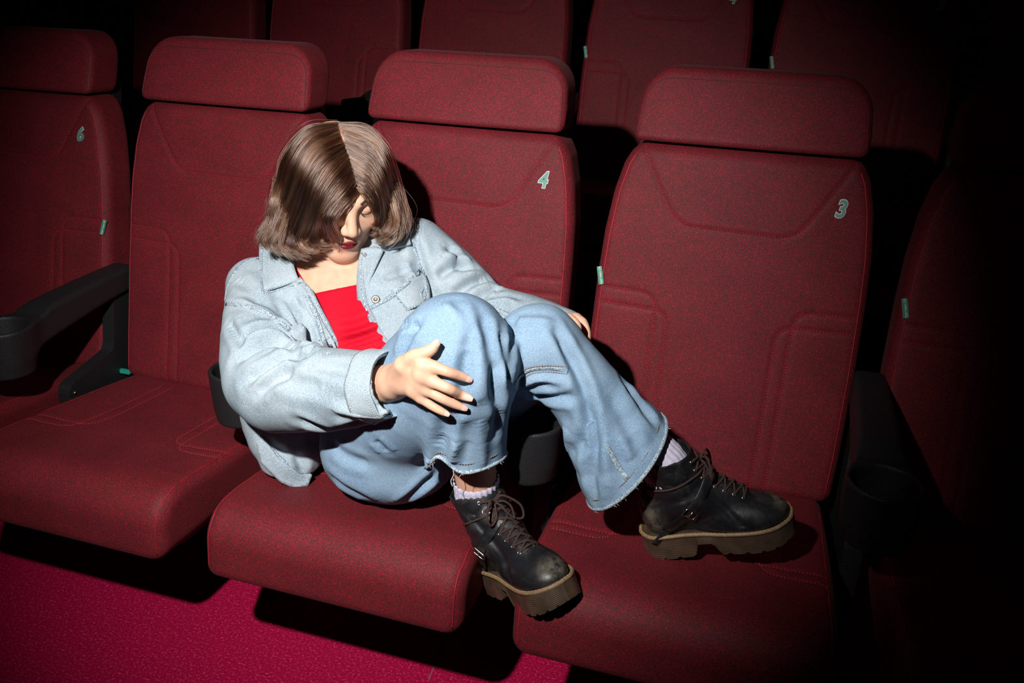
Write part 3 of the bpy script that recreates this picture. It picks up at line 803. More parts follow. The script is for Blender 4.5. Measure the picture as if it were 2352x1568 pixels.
JF = [  # right leg
    ([(1075, 800), (1068, 860), (1060, 930)], 0.012, -0.010),
    ([(1100, 720), (1125, 780), (1135, 850), (1140, 920)], 0.013, -0.007),
    ([(1150, 760), (1165, 830), (1170, 880)], 0.010, -0.008),
    ([(1150, 820), (1138, 880), (1145, 940), (1140, 1000)], 0.010, -0.006),
    ([(960, 740), (930, 790), (915, 830)], 0.011, -0.007), ([(900, 760), (940, 745), (960, 750)], 0.008, -0.005),
    ([(1040, 940), (1020, 985), (1005, 1030)], 0.013, -0.007),
    ([(1050, 1010), (1040, 1050), (1035, 1080)], 0.010, 0.007),
    ([(985, 1050), (985, 1085)], 0.010, 0.006), ([(1100, 960), (1105, 1020), (1110, 1075)], 0.012, 0.005),
    ([(760, 1020), (800, 1050), (850, 1065)], 0.012, -0.005), ([(740, 1080), (790, 1120), (850, 1150)], 0.013, -0.005),
    ([(900, 1165), (950, 1135), (1000, 1090)], 0.010, -0.008), ([(930, 1172), (985, 1145), (1015, 1120)], 0.009, -0.006), ([(860, 1010), (890, 1040)], 0.010, -0.004),
    ([(1010, 700), (1060, 720), (1090, 760)], 0.016, 0.005), ([(1045, 690), (1075, 740), (1080, 800)], 0.010, -0.005),
    # left leg
    ([(1275, 745), (1300, 800), (1325, 850), (1350, 920), (1365, 1000), (1370, 1080)], 0.010, -0.012),
    ([(1180, 720), (1175, 790), (1180, 850)], 0.010, -0.006), ([(1185, 890), (1240, 870), (1300, 880)], 0.008, 0.006), ([(1200, 900), (1260, 915), (1320, 910)], 0.009, -0.008),
    ([(1320, 905), (1345, 960), (1335, 1020), (1320, 1040)], 0.010, -0.008), ([(1345, 1010), (1355, 1080), (1365, 1150)], 0.012, -0.008),
    ([(1400, 900), (1440, 980), (1460, 1040)], 0.013, -0.005), ([(1430, 870), (1480, 940), (1510, 980)], 0.010, -0.006), ([(1395, 1000), (1400, 1080), (1400, 1130)], 0.012, 0.006),
    ([(1170, 750), (1220, 735), (1290, 745)], 0.009, 0.004), ([(1300, 980), (1310, 1060), (1330, 1120)], 0.011, 0.006), ([(1430, 1000), (1450, 1060)], 0.012, 0.006)]
jV = folds(jV, jQ, [(a_, w_ * .9, h_ * 1.05) for a_, w_, h_ in JF]); jN = vnormals(jV, jQ); jV = wrinkle(jV, jN, 0.0005, 70, 3)
jB = bvh_of(jV, jQ)

# ------------------------------------------------------------------ body (one continuous skin): head, neck, torso, arms, hands, legs
body = Field()
body.u(ell(CC, (0.150, 0.092, 0.140), ST)); body.u(ell(BELLY, (0.130, 0.090, 0.13), ST), 0.05); body.u(ell(PM, (0.135, 0.10, 0.095), HP), 0.06)
body.u(rcone(RS + SX * 0.045 - SU * 0.018, LS - SX * 0.03 - SU * 0.012, 0.040, 0.042), 0.04)
for sg in (-1, 1): body.u(ell(CC + SX * 0.068 * sg - SU * 0.045 + SF * 0.062, (0.055, 0.045, 0.052), ST), 0.04)
# collar bones
for sg in (-1, 1): body.u(rcone(CC + SU * 0.088 + SF * 0.060 + SX * 0.015 * sg, CC + SU * 0.115 + SF * 0.045 + SX * 0.12 * sg, 0.007, 0.008), 0.022)
body.u(rcone(hd(0, -0.022, -0.055), NB + SF * 0.01 - SU * 0.03, 0.050, 0.056), 0.035)
# cranium and face
body.u(ell(hd(0, -0.012, 0.022), (0.074, 0.094, 0.090), HM), 0.02)
body.u(ell(hd(0, 0.026, -0.034), (0.058, 0.062, 0.078), HM), 0.03)
for sg in (-1, 1):
    body.u(rcone(hd(sg * 0.050, 0.000, -0.055), hd(sg * 0.012, 0.062, -0.096), 0.020, 0.016), 0.025)
    body.u(ell(hd(sg * 0.037, 0.060, -0.030), (0.022, 0.020, 0.020), HM), 0.02)
    body.u(rcone(hd(sg * 0.044, 0.067, 0.018), hd(sg * 0.012, 0.083, 0.016), 0.007, 0.007), 0.014)
    body.sub(ell(hd(sg * 0.031, 0.090, 0.000), (0.017, 0.012, 0.010), HM), 0.010)
    body.u(ell(hd(sg * 0.031, 0.0705, -0.001), (0.0150, 0.0125, 0.0115), HM), 0.003)
body.u(ell(hd(0, 0.066, -0.098), (0.020, 0.017, 0.016), HM), 0.02)
body.u(rcone(hd(0, 0.084, 0.008), hd(0, 0.106, -0.030), 0.0075, 0.0095), 0.012)
for sg in (-1, 1): body.u(ell(hd(sg * 0.011, 0.096, -0.034), (0.0075, 0.010, 0.0075), HM), 0.006)
for sg in (-1, 1): body.sub(ell(hd(sg * 0.0065, 0.099, -0.0425), (0.004, 0.005, 0.004), HM), 0.002)
body.u(ell(hd(0, 0.082, -0.064), (0.026, 0.012, 0.018), HM), 0.012)
body.u(ell(hd(0, 0.0915, -0.0605), (0.0165, 0.0070, 0.0045), HM), 0.004)
body.u(ell(hd(0, 0.0900, -0.0705), (0.0150, 0.0072, 0.0050), HM), 0.003)
body.sub(rcone(hd(-0.020, 0.091, -0.0652), hd(0.020, 0.091, -0.0652), 0.0016, 0.0016), 0.003)
# arms
body.u(rcone(RS + SX * 0.028 - SU * 0.016, RE, 0.036, 0.035), 0.02); body.u(rcone(RE, RW, 0.038, 0.026), 0.02)
body.u(rcone(LS - SX * 0.012 - SU * 0.008, LE, 0.038, 0.035), 0.02); body.u(rcone(LE, LW, 0.038, 0.026), 0.02)
# legs
body.u(rcone(RH, RK, 0.070, 0.050), 0.03); body.u(rcone(RK, RSH, 0.046, 0.033), 0.02); body.u(rcone(RSH, RA, 0.033, 0.030), 0.01); body.u(rcone(LH, LK, 0.070, 0.050), 0.03); body.u(rcone(LK, LSH, 0.046, 0.032), 0.02); body.u(rcone(LSH, LA, 0.032, 0.030), 0.01)
# right hand spread on the knee; finger joints lie on the cloth they touch
def onj(px, py, lift):
    p, n_ = hit(jB, px, py)
    if p is None: p = atY(px, py, -0.47); n_ = -nrm(ray(px, py))
    v = -nrm(ray(px, py)); return p + v * lift
FR_H = {'index': [(972, 838, .022), (999, 843, .017), (1028, 853, .013), (1054, 862, .011), (1074, 870, .0095)],
        'middle': [(968, 862, .023), (994, 876, .018), (1030, 892, .014), (1056, 905, .011), (1078, 914, .0095)],
        'ring': [(960, 880, .022), (982, 896, .018), (1015, 914, .013), (1042, 927, .011), (1064, 936, .009)],
        'little': [(950, 896, .020), (966, 914, .016), (992, 932, .012), (1012, 943, .010), (1026, 950, .009)],
        'thumb': [(928, 838, .026), (950, 820, .024), (972, 811, .022), (990, 803, .020), (1002, 789, .018)]}
FR_R = {'index': (.0092, .0086, .0078, .0072, .0056), 'middle': (.0095, .0088, .0080, .0074, .0058), 'ring': (.0090, .0084, .0076, .0070, .0055), 'little': (.0082, .0074, .0066, .0061, .0048), 'thumb': (.013, .0115, .0096, .0088, .0066)}
FING = {k: np.array([onj(*q) for q in v]) for k, v in FR_H.items()}
dref = np.median([(p - CAM_P) @ CAM_F for p in FING['middle']])
for k, P in FING.items():               # keep the fingers on one gently curved sheet
    for i in range(len(P)):
        d = (P[i] - CAM_P) @ CAM_F; d2 = dref + np.clip(d - dref, -0.018, 0.018)
        P[i] = CAM_P + (P[i] - CAM_P) * (d2 / d)
WR = RW + (FING['middle'][0] - RW) * 0.22
for k in ('index', 'middle', 'ring', 'little'):
    body.u(rcone(WR, FING[k][0], 0.019, FR_R[k][0] * 1.15), 0.012); body.u(rcone(FING[k][0], FING[k][1], FR_R[k][0] * 1.15, FR_R[k][1] * 1.08), 0.010)
body.u(rcone(WR, FING['thumb'][0], 0.019, 0.015), 0.012)
def finger(P, R):
    S = np.array([np.r_[p, r] for p, r in zip(P, R)]); return chain(S, 11)
for k in FING: body.u(finger(FING[k] if k == 'thumb' else FING[k][1:], FR_R[k] if k == 'thumb' else FR_R[k][1:]), 0.0035)
body.u(rcone(RW, WR, 0.025, 0.021, (nrm(CAM_P - RW), 0.8)), 0.02)
# left hand clasping the outside of the far knee
LHY = -0.235
LF = {'index': [(1322, 736), (1336, 738), (1345, 755), (1348, 775), (1344, 790)], 'middle': [(1318, 740), (1332, 746), (1343, 765), (1349, 783), (1352, 800)], 'ring': [(1310, 750), (1325, 757), (1338, 775), (1346, 793), (1350, 808)], 'thumb': [(1292, 737), (1303, 733), (1316, 740), (1324, 750), (1328, 760)]}
LY = {'index': (0.02, 0.012, 0.0, -0.01, -0.02), 'middle': (0.025, 0.02, 0.01, 0.0, -0.01), 'ring': (0.03, 0.028, 0.02, 0.012, 0.0), 'thumb': (-0.015, -0.03, -0.04, -0.045, -0.045)}
LFP = {k: np.array([atY(*q, LHY + y) for q, y in zip(v, LY[k])]) for k, v in LF.items()}
for k in ('index', 'middle', 'ring', 'thumb'):
    body.u(rcone(LW, LFP[k][0], 0.020, 0.013), 0.012)
    R = FR_R[k]; body.u(finger(LFP[k], R), 0.003)
yV, yQ = surface(body, J(-0.45, -0.62, -0.06), J(0.66, 0.10, 0.75), 0.0023)
yV = relax(yV, yQ, 1, 0.4)
person = mesh_obj('person', yV, yQ, M_SKIN)
tag(person, 'person in denim jacket and jeans curled up on the seats, head bowed, boots across', 'person')
# lips: their own colour on the same skin
lc = (yV - HC) @ HM.T
le = np.sqrt((lc[:, 0] / 0.0182) ** 2 + ((lc[:, 2] + 0.0655) / 0.0098) ** 2)
lip = np.clip((1.08 - le) / 0.20, 0, 1) * (lc[:, 1] > 0.080)
la_ = person.data.attributes.new('lip', 'FLOAT', 'POINT')
if len(person.data.vertices) == len(lip): la_.data.foreach_set('value', lip.astype(np.float32))
yB = bvh_of(yV, yQ)
# eyebrows, lashes
M_BROW = plain('brown_brow_hair', (0.035, 0.018, 0.012), 0.8)
def on_face(l, u, lift=0.0):
    o_ = hd(l, 0.2, u); h = yB.ray_cast(Vector(o_), Vector(-HF)); return np.array(h[0]) + np.array(h[1]) * lift
for sg in (-1, 1):
    mb = MB(); pts = catmull([on_face(sg * l, u, 0.0006) for l, u in ((0.014, 0.019), (0.024, 0.023), (0.036, 0.023), (0.047, 0.017))], 16)
    mb.tube(pts, np.interp(np.linspace(0, 1, 16), [0, .3, 1], [.0022, .0026, .0009]), 6, flat=0.5); o = mb.build('eyebrow', M_BROW, person)
    mb = MB(); base = catmull([on_face(sg * l, u, 0.0004) for l, u in ((0.019, -0.005), (0.026, -0.0085), (0.035, -0.0085), (0.044, -0.004))], 15)
    mb.tube(base, 0.0007, 5)
    for k in range(15): mb.tube([base[k], base[k] + HF * 0.004 - HU * 0.0025 + HL * sg * 0.0015, base[k] + HF * 0.006 - HU * 0.0035 + HL * sg * 0.003], [.0004, .0003, .0001], 4)
    o = mb.build('eyelashes', M_BROW, person); o['kind'] = 'stuff'
# finger nails
M_NAIL = plain('nail', (0.70, 0.43, 0.35), 0.25)
def nail(P, R):
    a, b_ = P[-2], P[-1]; t = nrm(b_ - a); v = nrm(CAM_P - b_); v = nrm(v - t * (v @ t)); w = np.cross(t, v); r = R[-1]
    c = b_ - t * r * 0.15; V = []; F = []
    for i in range(5):
        for j_ in range(5):
            s_, q = i / 4 - .5, j_ / 4 - .5
            e = (1 - 0.35 * (abs(2 * s_) ** 3))
            V.append(c + t * s_ * r * 2.3 + w * q * r * 1.55 * e + v * (r * 1.08 * math.cos(q * 1.5) - abs(s_) * r * 0.18))
    for i in range(4):
        for j_ in range(4): F.append((i * 5 + j_, i * 5 + j_ + 1, i * 5 + j_ + 6, i * 5 + j_ + 5))
    mb = MB(); mb.add(V, F); mb.build('fingernail', M_NAIL, person)
for k in FING: nail(FING[k], FR_R[k])

# ------------------------------------------------------------------ red top
top = Field()
top.u(ell(CC, (0.155, 0.0965, 0.145), ST)); top.u(ell(BELLY, (0.138, 0.098, 0.135), ST), 0.05); top.u(ell(PM + SU * 0.02, (0.135, 0.102, 0.10), HP), 0.05)
for sg in (-1, 1): top.u(ell(CC + SX * 0.068 * sg - SU * 0.045 + SF * 0.065, (0.058, 0.047, 0.055), ST), 0.045)
pA, _ = hit(yB, 716, 675); pB, _ = hit(yB, 828, 652)
nl = nrm(np.cross(pB - pA, SF)); nl = nl if nl @ SU > 0 else -nl
top.ops.append(('i', plane(pA, nl), 0.004))
tV, tQ = surface(top, J(-0.40, -0.50, 0.02), J(0.22, 0.10, 0.50), 0.004)
tV = relax(tV, tQ, 1)
tV = folds(tV, tQ, [([(770, 755), (820, 745), (880, 720)], 0.008, -0.004), ([(780, 790), (830, 775), (890, 755)], 0.007, -0.005), ([(785, 810), (840, 795), (895, 775)], 0.006, -0.004), ([(790, 825), (840, 815), (890, 800)], 0.006, -0.004), ([(800, 770), (850, 755)], 0.006, 0.003)])
topo = mesh_obj('camisole_top', tV, tQ, M_TOP, person); tag(topo, 'bright red jersey top with straight neckline', None)
for (a, c) in (((712, 676), (640, 560)), ((829, 652), (850, 560))):
    P, no = project(yB, [a, c], 0.003, 10)
    if len(P) > 2: MB().tube(P, 0.005, 8, flat=0.3, up=no).build('shoulder_strap', M_TOP, topo)

P, no = project(yB, [(682, 630), (700, 656), (714, 673)], 0.0045, 5)
if len(P) > 2: MB().tube(P, 0.004, 8, flat=0.3, up=no).build('black_strap', plain('black_elastic', (0.01, 0.01, 0.012), 0.7), topo)
# ------------------------------------------------------------------ denim jacket
def jacket_torso(e):
    return [(ell(CC, (0.168 + e, 0.113 + e, 0.152 + e), ST), 0), (ell(BELLY + SF * 0.0, (0.158 + e, 0.113 + e, 0.14 + e), ST), 0.05),
            (rcone(RS + SX * 0.012 - SU * 0.014, LS - SX * 0.0 - SU * 0.012, 0.052 + e, 0.056 + e), 0.05),
            (chain([c4(atY(640, 760, -0.22), 0.075 + e), c4(atY(640, 930, -0.26), 0.080 + e), c4(atY(668, 1040, -0.295), 0.062 + e), c4(atY(672, 1080, -0.30), 0.045 + e)], 7), 0.05),
            (ell(CC + SX * 0.075 - SU * 0.03 + SF * 0.05, (0.085 + e, 0.074 + e, 0.10 + e), ST), 0.04),
            (ell(CC - SX * 0.075 - SU * 0.03 + SF * 0.05, (0.085 + e, 0.074 + e, 0.10 + e), ST), 0.04)]
r_sleeve = [c4(RS + np.array([0.014, 0, -0.008]), 0.056), c4(RS + (RE - RS) * 0.35 + np.array([0.006, 0, -0.002]), 0.066), c4(RS + (RE - RS) * 0.72 + np.array([0.0, 0, -0.005]), 0.078),
            c4(RE + np.array([0.004, 0, -0.004]), 0.079), c4(RE + (RW - RE) * 0.35 + np.array([0, 0, -0.010]), 0.073), c4(RE + (RW - RE) * 0.72 + np.array([0, 0, -0.008]), 0.062), c4(RW, 0.050), c4(RW + (RW - RE) * 0.15, 0.050)]
l_sleeve = [c4(LS, 0.062), c4(LS + (LE - LS) * 0.5, 0.066), c4(LE, 0.064), c4(LE + (LW - LE) * 0.5, 0.060), c4(LW, 0.050)]
TH = 0.0065
def jk(e):
    F_ = Field()
    for pr, k in jacket_torso(e): F_.u(pr, k)
    F_.u(chain(ofs(l_sleeve, e), 10), 0.014); F_.u(chain(ofs(r_sleeve, e), 14), 0.012); return F_
outer, inner = jk(0.0), jk(-TH)
RCUT = RW + nrm(RW - RE) * 0.008; RCN = nrm(nrm(RW - RE) + 0.10 * CAM_U + 0.0 * CAM_R)
OPEN = np.array([(640, 560), (668, 602), (690, 645), (712, 676), (742, 735), (770, 785), (779, 812), (780, 870), (930, 850), (902, 805), (868, 748), (842, 692), (834, 640), (829, 580), (826, 530), (700, 520)], float)
def poly_sd(P):
    q = to_px(P); x, y = q[:, 0], q[:, 1]; d = np.full(len(q), 1e9); s = np.ones(len(q)); n = len(OPEN)
    for i in range(n):
        a = OPEN[i]; b_ = OPEN[(i + 1) % n]; e = b_ - a; wx, wy = x - a[0], y - a[1]
        t = np.clip((wx * e[0] + wy * e[1]) / (e @ e), 0, 1); d = np.minimum(d, (wx - e[0] * t) ** 2 + (wy - e[1] * t) ** 2)
        c1 = y >= a[1]; c2 = y < b_[1]; c3 = e[0] * wy > e[1] * wx
        s = np.where((c1 & c2 & c3) | (~c1 & ~c2 & ~c3), -s, s)
    return s * np.sqrt(d) / 1250.0
def opening(P): return np.maximum(poly_sd(P), -((P - CC) @ SF - 0.02))
slv = chain(ofs(r_sleeve, 0.0), 14)[0]; slvi = chain(ofs(r_sleeve, -TH), 14)[0]
pcut = plane(RCUT, RCN)[0]; hem_pl = plane(atY(655, 1085, -0.30), nrm(np.array([-0.12, -0.25, -1.0])))[0]
HEMP = plane(J(0, 0, 0.052), (0, 0, -1))[0]
NECKC = rcone(hd(0, -0.022, -0.05), NB + SF * 0.03 - SU * 0.02, 0.062, 0.066)[0]
def jacket_fn(P, c=None, rad=0):
    D0 = outer(P, c, rad).astype(np.float32)
    m_ = np.abs(D0) < 0.03 if c is not None else np.ones(len(P), bool)
    if not m_.any(): return D0
    P = P[m_]; d = smax(D0[m_], -inner(P, c, rad), 0.0)
    arm = slv(P); keep_arm = (arm < 0.004)
    d = np.where(keep_arm, d, np.maximum(d, -opening(P)))
    d = np.maximum(d, -NECKC(P)); d = np.maximum(d, HEMP(P))
    # nothing of the jacket below the waist in front of the legs
    wl = (P - (BELLY - SU * 0.115)) @ (-SU); side = (P - BELLY) @ SX
    d = np.where(keep_arm | (side < -0.10), d, np.maximum(d, wl))
    # the cuff: a hollow end of the sleeve
    near = np.sqrt(((P - RW.astype(np.float32)) ** 2).sum(1)) < 0.095
    d = np.where(near, np.where(arm < 0.006, np.maximum(d, pcut(P)), d), d)
    D0[m_] = d; return D0
class KF:
    def __call__(s, P, c=None, rad=0): return jacket_fn(P, c, rad)
kV, kQ = surface(KF(), J(-0.50, -0.56, 0.03), J(0.42, 0.10, 0.56), 0.0036, 1.3)
kV = relax(kV, kQ, 1, 0.4)
KFOLD = [([(520, 690), (580, 700), (640, 735), (690, 790)], 0.010, 0.004),
    ([(560, 770), (610, 755), (660, 762), (700, 800)], 0.012, -0.011), ([(540, 830), (590, 800), (650, 790), (695, 815)], 0.013, -0.009), ([(560, 880), (610, 845), (660, 820), (700, 822)], 0.013, -0.008),
    ([(590, 905), (635, 870), (680, 840)], 0.012, -0.007), ([(575, 790), (620, 775), (680, 800)], 0.012, 0.007), ([(640, 860), (680, 880), (740, 885)], 0.016, -0.005),
    ([(720, 840), (790, 850), (840, 870)], 0.014, -0.005), ([(680, 965), (760, 985), (850, 965)], 0.013, -0.006), ([(760, 935), (830, 950), (890, 945)], 0.012, 0.005), ([(850, 975), (900, 950), (930, 935)], 0.010, -0.007),
    ([(690, 740), (705, 780), (712, 815)], 0.009, -0.010), ([(672, 680), (695, 720), (712, 760)], 0.008, -0.006), ([(645, 690), (668, 730), (690, 770)], 0.008, 0.005),
    ([(700, 700), (720, 750), (730, 800)], 0.008, -0.006), ([(540, 640), (570, 660), (600, 700)], 0.014, -0.004), ([(525, 740), (545, 775), (560, 800)], 0.011, -0.006),
    # far sleeve
    ([(950, 545), (965, 600), (985, 670), (990, 700)], 0.012, -0.008), ([(1000, 640), (1050, 610), (1090, 615)], 0.011, -0.009), ([(1040, 680), (1085, 650), (1120, 640)], 0.011, -0.009), ([(1090, 690), (1130, 665), (1150, 665)], 0.010, -0.008),
    ([(1010, 590), (1050, 590)], 0.013, 0.007), ([(1030, 560), (1070, 625)], 0.012, -0.006), ([(1110, 700), (1160, 690), (1190, 700)], 0.010, 0.006), ([(930, 600), (950, 640), (960, 690)], 0.011, 0.004), ([(880, 640), (920, 625), (955, 615)], 0.010, -0.004),
    ([(600, 1005), (650, 1040), (700, 1060)], 0.012, -0.005), ([(680, 1015), (690, 1060), (690, 1095)], 0.012, -0.005)]
kV = folds(kV, kQ, [(a_, w_ * .8, h_ * 1.35) for a_, w_, h_ in KFOLD]); kN = vnormals(kV, kQ); kV = wrinkle(kV, kN, 0.0006, 60, 11)
jacket = mesh_obj('denim_jacket', kV, kQ, M_JKT, person); tag(jacket, 'light blue oversized denim jacket worn open', None)
kB = bvh_of(kV, kQ)
jeanso = mesh_obj('jeans', jV, jQ, M_JEAN, person); tag(jeanso, 'wide-leg blue jeans with raw hems', None)
# ------------------------------------------------------------------ jacket details
kB = bvh_of(kV, kQ)
class MultiBVH:
    """first surface of several cloth layers"""
    def __init__(s, *b): s.b = list(b)
    def add(s, ob):
        if ob is not None: s.b.append(BVHTree.FromPolygons([v.co[:] for v in ob.data.vertices], [p.vertices[:] for p in ob.data.polygons]))
        return ob
    def ray_cast(s, o, d, *a):
        best = (None, None, None, None)
        for b in s.b:
            h = b.ray_cast(o, d, *a)
            if h[0] is not None and (best[0] is None or h[3] < best[3]): best = h
        return best
kA = MultiBVH(kB)
def ribbon(name, pts, bvh, mat, parent, w=0.0035, lift=0.0006, flat=0.35, step=7):
    P, no = project(bvh, pts, lift, step)
    if len(P) < 3: return None
    mb = MB(); mb.tube(P, w, 8, flat=flat, up=no); return mb.build(name, mat, parent)
def topstitch(name, lines, bvh, mat, parent, lift=0.0012, r=0.0008):
    mb = MB()
    for pts in lines:
        P, no = project(bvh, pts, lift, 5)
        if len(P) < 3: continue
        seg = resample(P, 0.0042)
        for i in range(len(seg) - 1):
            a = seg[i]; c = a + (seg[i + 1] - a) * 0.68; mb.tube([a, c], r, 4)
    o = mb.build(name, mat, parent); o['kind'] = 'stuff'; return o
kA_add = kA.add(patch('collar', [(602, 568), (640, 548), (668, 585), (680, 622), (691, 650), (650, 664), (605, 678), (600, 640)], kB, M_JKT, jacket, 0.006, 0.006))
kA_add = kA.add(patch('collar', [(868, 566), (900, 550), (938, 532), (944, 566), (912, 575), (886, 582)], kB, M_JKT, jacket, 0.006, 0.006))
kA_add = kA.add(patch('placket', [(832, 578), (862, 572), (882, 580), (868, 612), (852, 650), (852, 690), (880, 745), (908, 800), (886, 824), (852, 776), (826, 704), (822, 640)], kB, M_JKT, jacket, 0.0055, 0.0035))
kA_add = kA.add(patch('placket', [(692, 642), (718, 670), (749, 732), (778, 782), (784, 815), (762, 815), (748, 775), (720, 735), (698, 695), (676, 660)], kB, M_JKT, jacket, 0.0055, 0.0035))
kA_add = kA.add(patch('pocket_flap', [(898, 668), (935, 646), (972, 630), (984, 660), (984, 690), (935, 713)], kB, M_JKT, jacket, 0.003, 0.004))
kA_add = kA.add(patch('pocket_flap', [(655, 752), (690, 745), (702, 760), (706, 800), (690, 790), (672, 778)], kB, M_JKT, jacket, 0.002, 0.004))
# seams
for pts in ([(512, 698), (545, 700), (590, 708), (630, 728), (665, 758)], [(545, 615), (572, 596), (608, 590)], [(516, 690), (524, 650), (545, 615)], [(852, 706), (900, 680), (940, 645), (965, 622)], [(945, 548), (962, 600), (978, 650), (984, 690)],
            [(705, 680), (728, 730), (745, 785), (755, 812)], [(725, 798), (755, 795), (778, 790)], [(1090, 690), (1130, 706), (1175, 726)], [(600, 1000), (640, 1050), (690, 1085), (715, 1085)]):
    ribbon('seam', pts, kA, M_SEAM, jacket, 0.0040, 0.0002, 0.3)
topstitch('topstitching', [[(610, 590), (615, 630), (612, 668)], [(612, 668), (650, 655), (684, 643)], [(520, 704), (560, 706), (600, 716), (650, 752)], [(855, 698), (900, 672), (938, 640), (964, 615)], [(716, 690), (738, 738), (758, 785)], [(840, 640), (846, 600), (870, 582)],
            [(930, 655), (940, 706), (980, 685)], [(610, 1010), (650, 1060), (700, 1095)]], kA, M_STITCH, jacket, 0.0006, 0.00055)
for pts in ([(602, 570), (600, 640), (605, 676)], [(605, 676), (650, 662), (690, 649)], [(690, 649), (680, 622), (668, 587)], [(831, 580), (829, 640), (838, 700), (865, 770), (895, 812)], [(694, 648), (716, 672), (746, 733), (774, 783)], [(898, 668), (935, 712)], [(935, 712), (984, 690)], [(594, 1020), (606, 1060), (650, 1100), (682, 1114)]):
    ribbon('edge_seam', pts, kA, M_SEAM, jacket, 0.0019, 0.0004, 0.6, 5)
# cuff band of the near sleeve
CB = MB(); ax = nrm(RW - RE); e1 = nrm(np.cross(ax, [0, 0, 1])); e2 = np.cross(e1, ax)
cu_c = []; NR = 40
ring_pts = []
def ring_on(c, mesh_bvh, off):
    out = []
    for k in range(NR):
        a = 2 * math.pi * k / NR; d = e1 * math.cos(a) + e2 * math.sin(a)
        h = mesh_bvh.ray_cast(Vector(c + d * 0.16), Vector(-d), 0.16)
        out.append(np.array(h[0]) + d * off if h[0] is not None else c + d * (0.052 + off))
    r_ = np.array([np.linalg.norm(p - c) for p in out]); r_ = np.minimum(r_, np.median(r_) * 1.15)
    for _ in range(3): r_ = (np.roll(r_, 1) + 2 * r_ + np.roll(r_, -1)) / 4
    return np.array([c + (e1 * math.cos(2 * math.pi * k / NR) + e2 * math.sin(2 * math.pi * k / NR)) * r_[k] for k in range(NR)])
c0 = RCUT - ax * 0.048; c1 = RCUT - ax * 0.002
R0 = ring_on(c0, kB, 0.0028); R1 = ring_on(RCUT - ax * 0.012, kB, 0.0032)
rows = [R0 - (R0 - c0) * 0.06, R0]
for t in np.linspace(0.1, 1, 7): rows.append(R0 + (R1 - R0) * t + ax * 0.010 * t)
sh_ = rows[-1]; cc_ = sh_.mean(0)
rows += [cc_ + (sh_ - cc_) * 0.985 + ax * 0.0025, cc_ + (sh_ - cc_) * 0.93 + ax * 0.0015, cc_ + (sh_ - cc_) * 0.915 - ax * 0.02]
V = np.vstack(rows); F = []
for i in range(len(rows) - 1):
    for k in range(NR): F.append((i * NR + k, i * NR + (k + 1) % NR, (i + 1) * NR + (k + 1) % NR, (i + 1) * NR + k))
cuff = mesh_obj('cuff', V, F, M_JKT, jacket)
mb = MB()
for t in (0.12, 0.9):
    ringp = R0 + (R1 - R0) * t + ax * 0.010 * t; rc = ringp.mean(0); ringp = rc + (ringp - rc) * 1.006
    seg = resample(np.vstack([ringp, ringp[:1]]), 0.0042)
    for i in range(len(seg) - 1): mb.tube([seg[i], seg[i] + (seg[i + 1] - seg[i]) * .68], 0.0005, 4)
o = mb.build('topstitching', M_STITCH, jacket); o['kind'] = 'stuff'
# buttons
def button(px, py, bvh, r=0.0085, lift=0.004, parent=None):
    p, n_ = hit(bvh, px, py)
    if p is None: return
    p = p + n_ * lift; a = nrm(np.cross(n_, [0.3, 0.2, 1])); b_ = np.cross(n_, a)
    prof = [(0, 0.0012), (0.35, 0.0012), (0.42, 0.0022), (0.85, 0.0022), (1.0, 0.0012), (1.0, -0.001)]
    V = []; F = []; n = 24
    for (rr, hh) in prof:
        for k in range(n):
            t = 2 * math.pi * k / n; V.append(p + (a * math.cos(t) + b_ * math.sin(t)) * max(rr, 0.02) * r + n_ * hh)
    for i in range(len(prof) - 1):
        for k in range(n): F.append((i * n + k, i * n + (k + 1) % n, (i + 1) * n + (k + 1) % n, (i + 1) * n + k))
    mesh_obj('button', V, F, M_BUTTON, parent)
button(863, 688, kA, 0.0078, 0.0015, jacket); button(839, 586, kA, 0.0035, 0.0015, jacket)
P, no = project(kA, [(733, 782), (750, 778), (762, 772)], 0.0008, 4)
if len(P) > 2: MB().tube(P, 0.0017, 8, flat=0.5, up=no).build('buttonhole', M_SEAM, jacket)
# embroidered mark on the pocket flap
P, no = project(kA, [(970, 660), (976, 672), (974, 690), (966, 676), (972, 664)], 0.0006, 3)
if len(P) > 2: MB().tube(P, 0.0012, 6, up=no).build('embroidery', M_SEAM, jacket)
# waistband of the jacket's hanging front panel
kA_add = kA.add(patch('waistband', [(590, 1012), (606, 1002), (640, 1050), (690, 1086), (716, 1084), (706, 1112), (680, 1118), (648, 1104), (604, 1062)], kB, M_JKT, jacket, 0.002, 0.004))

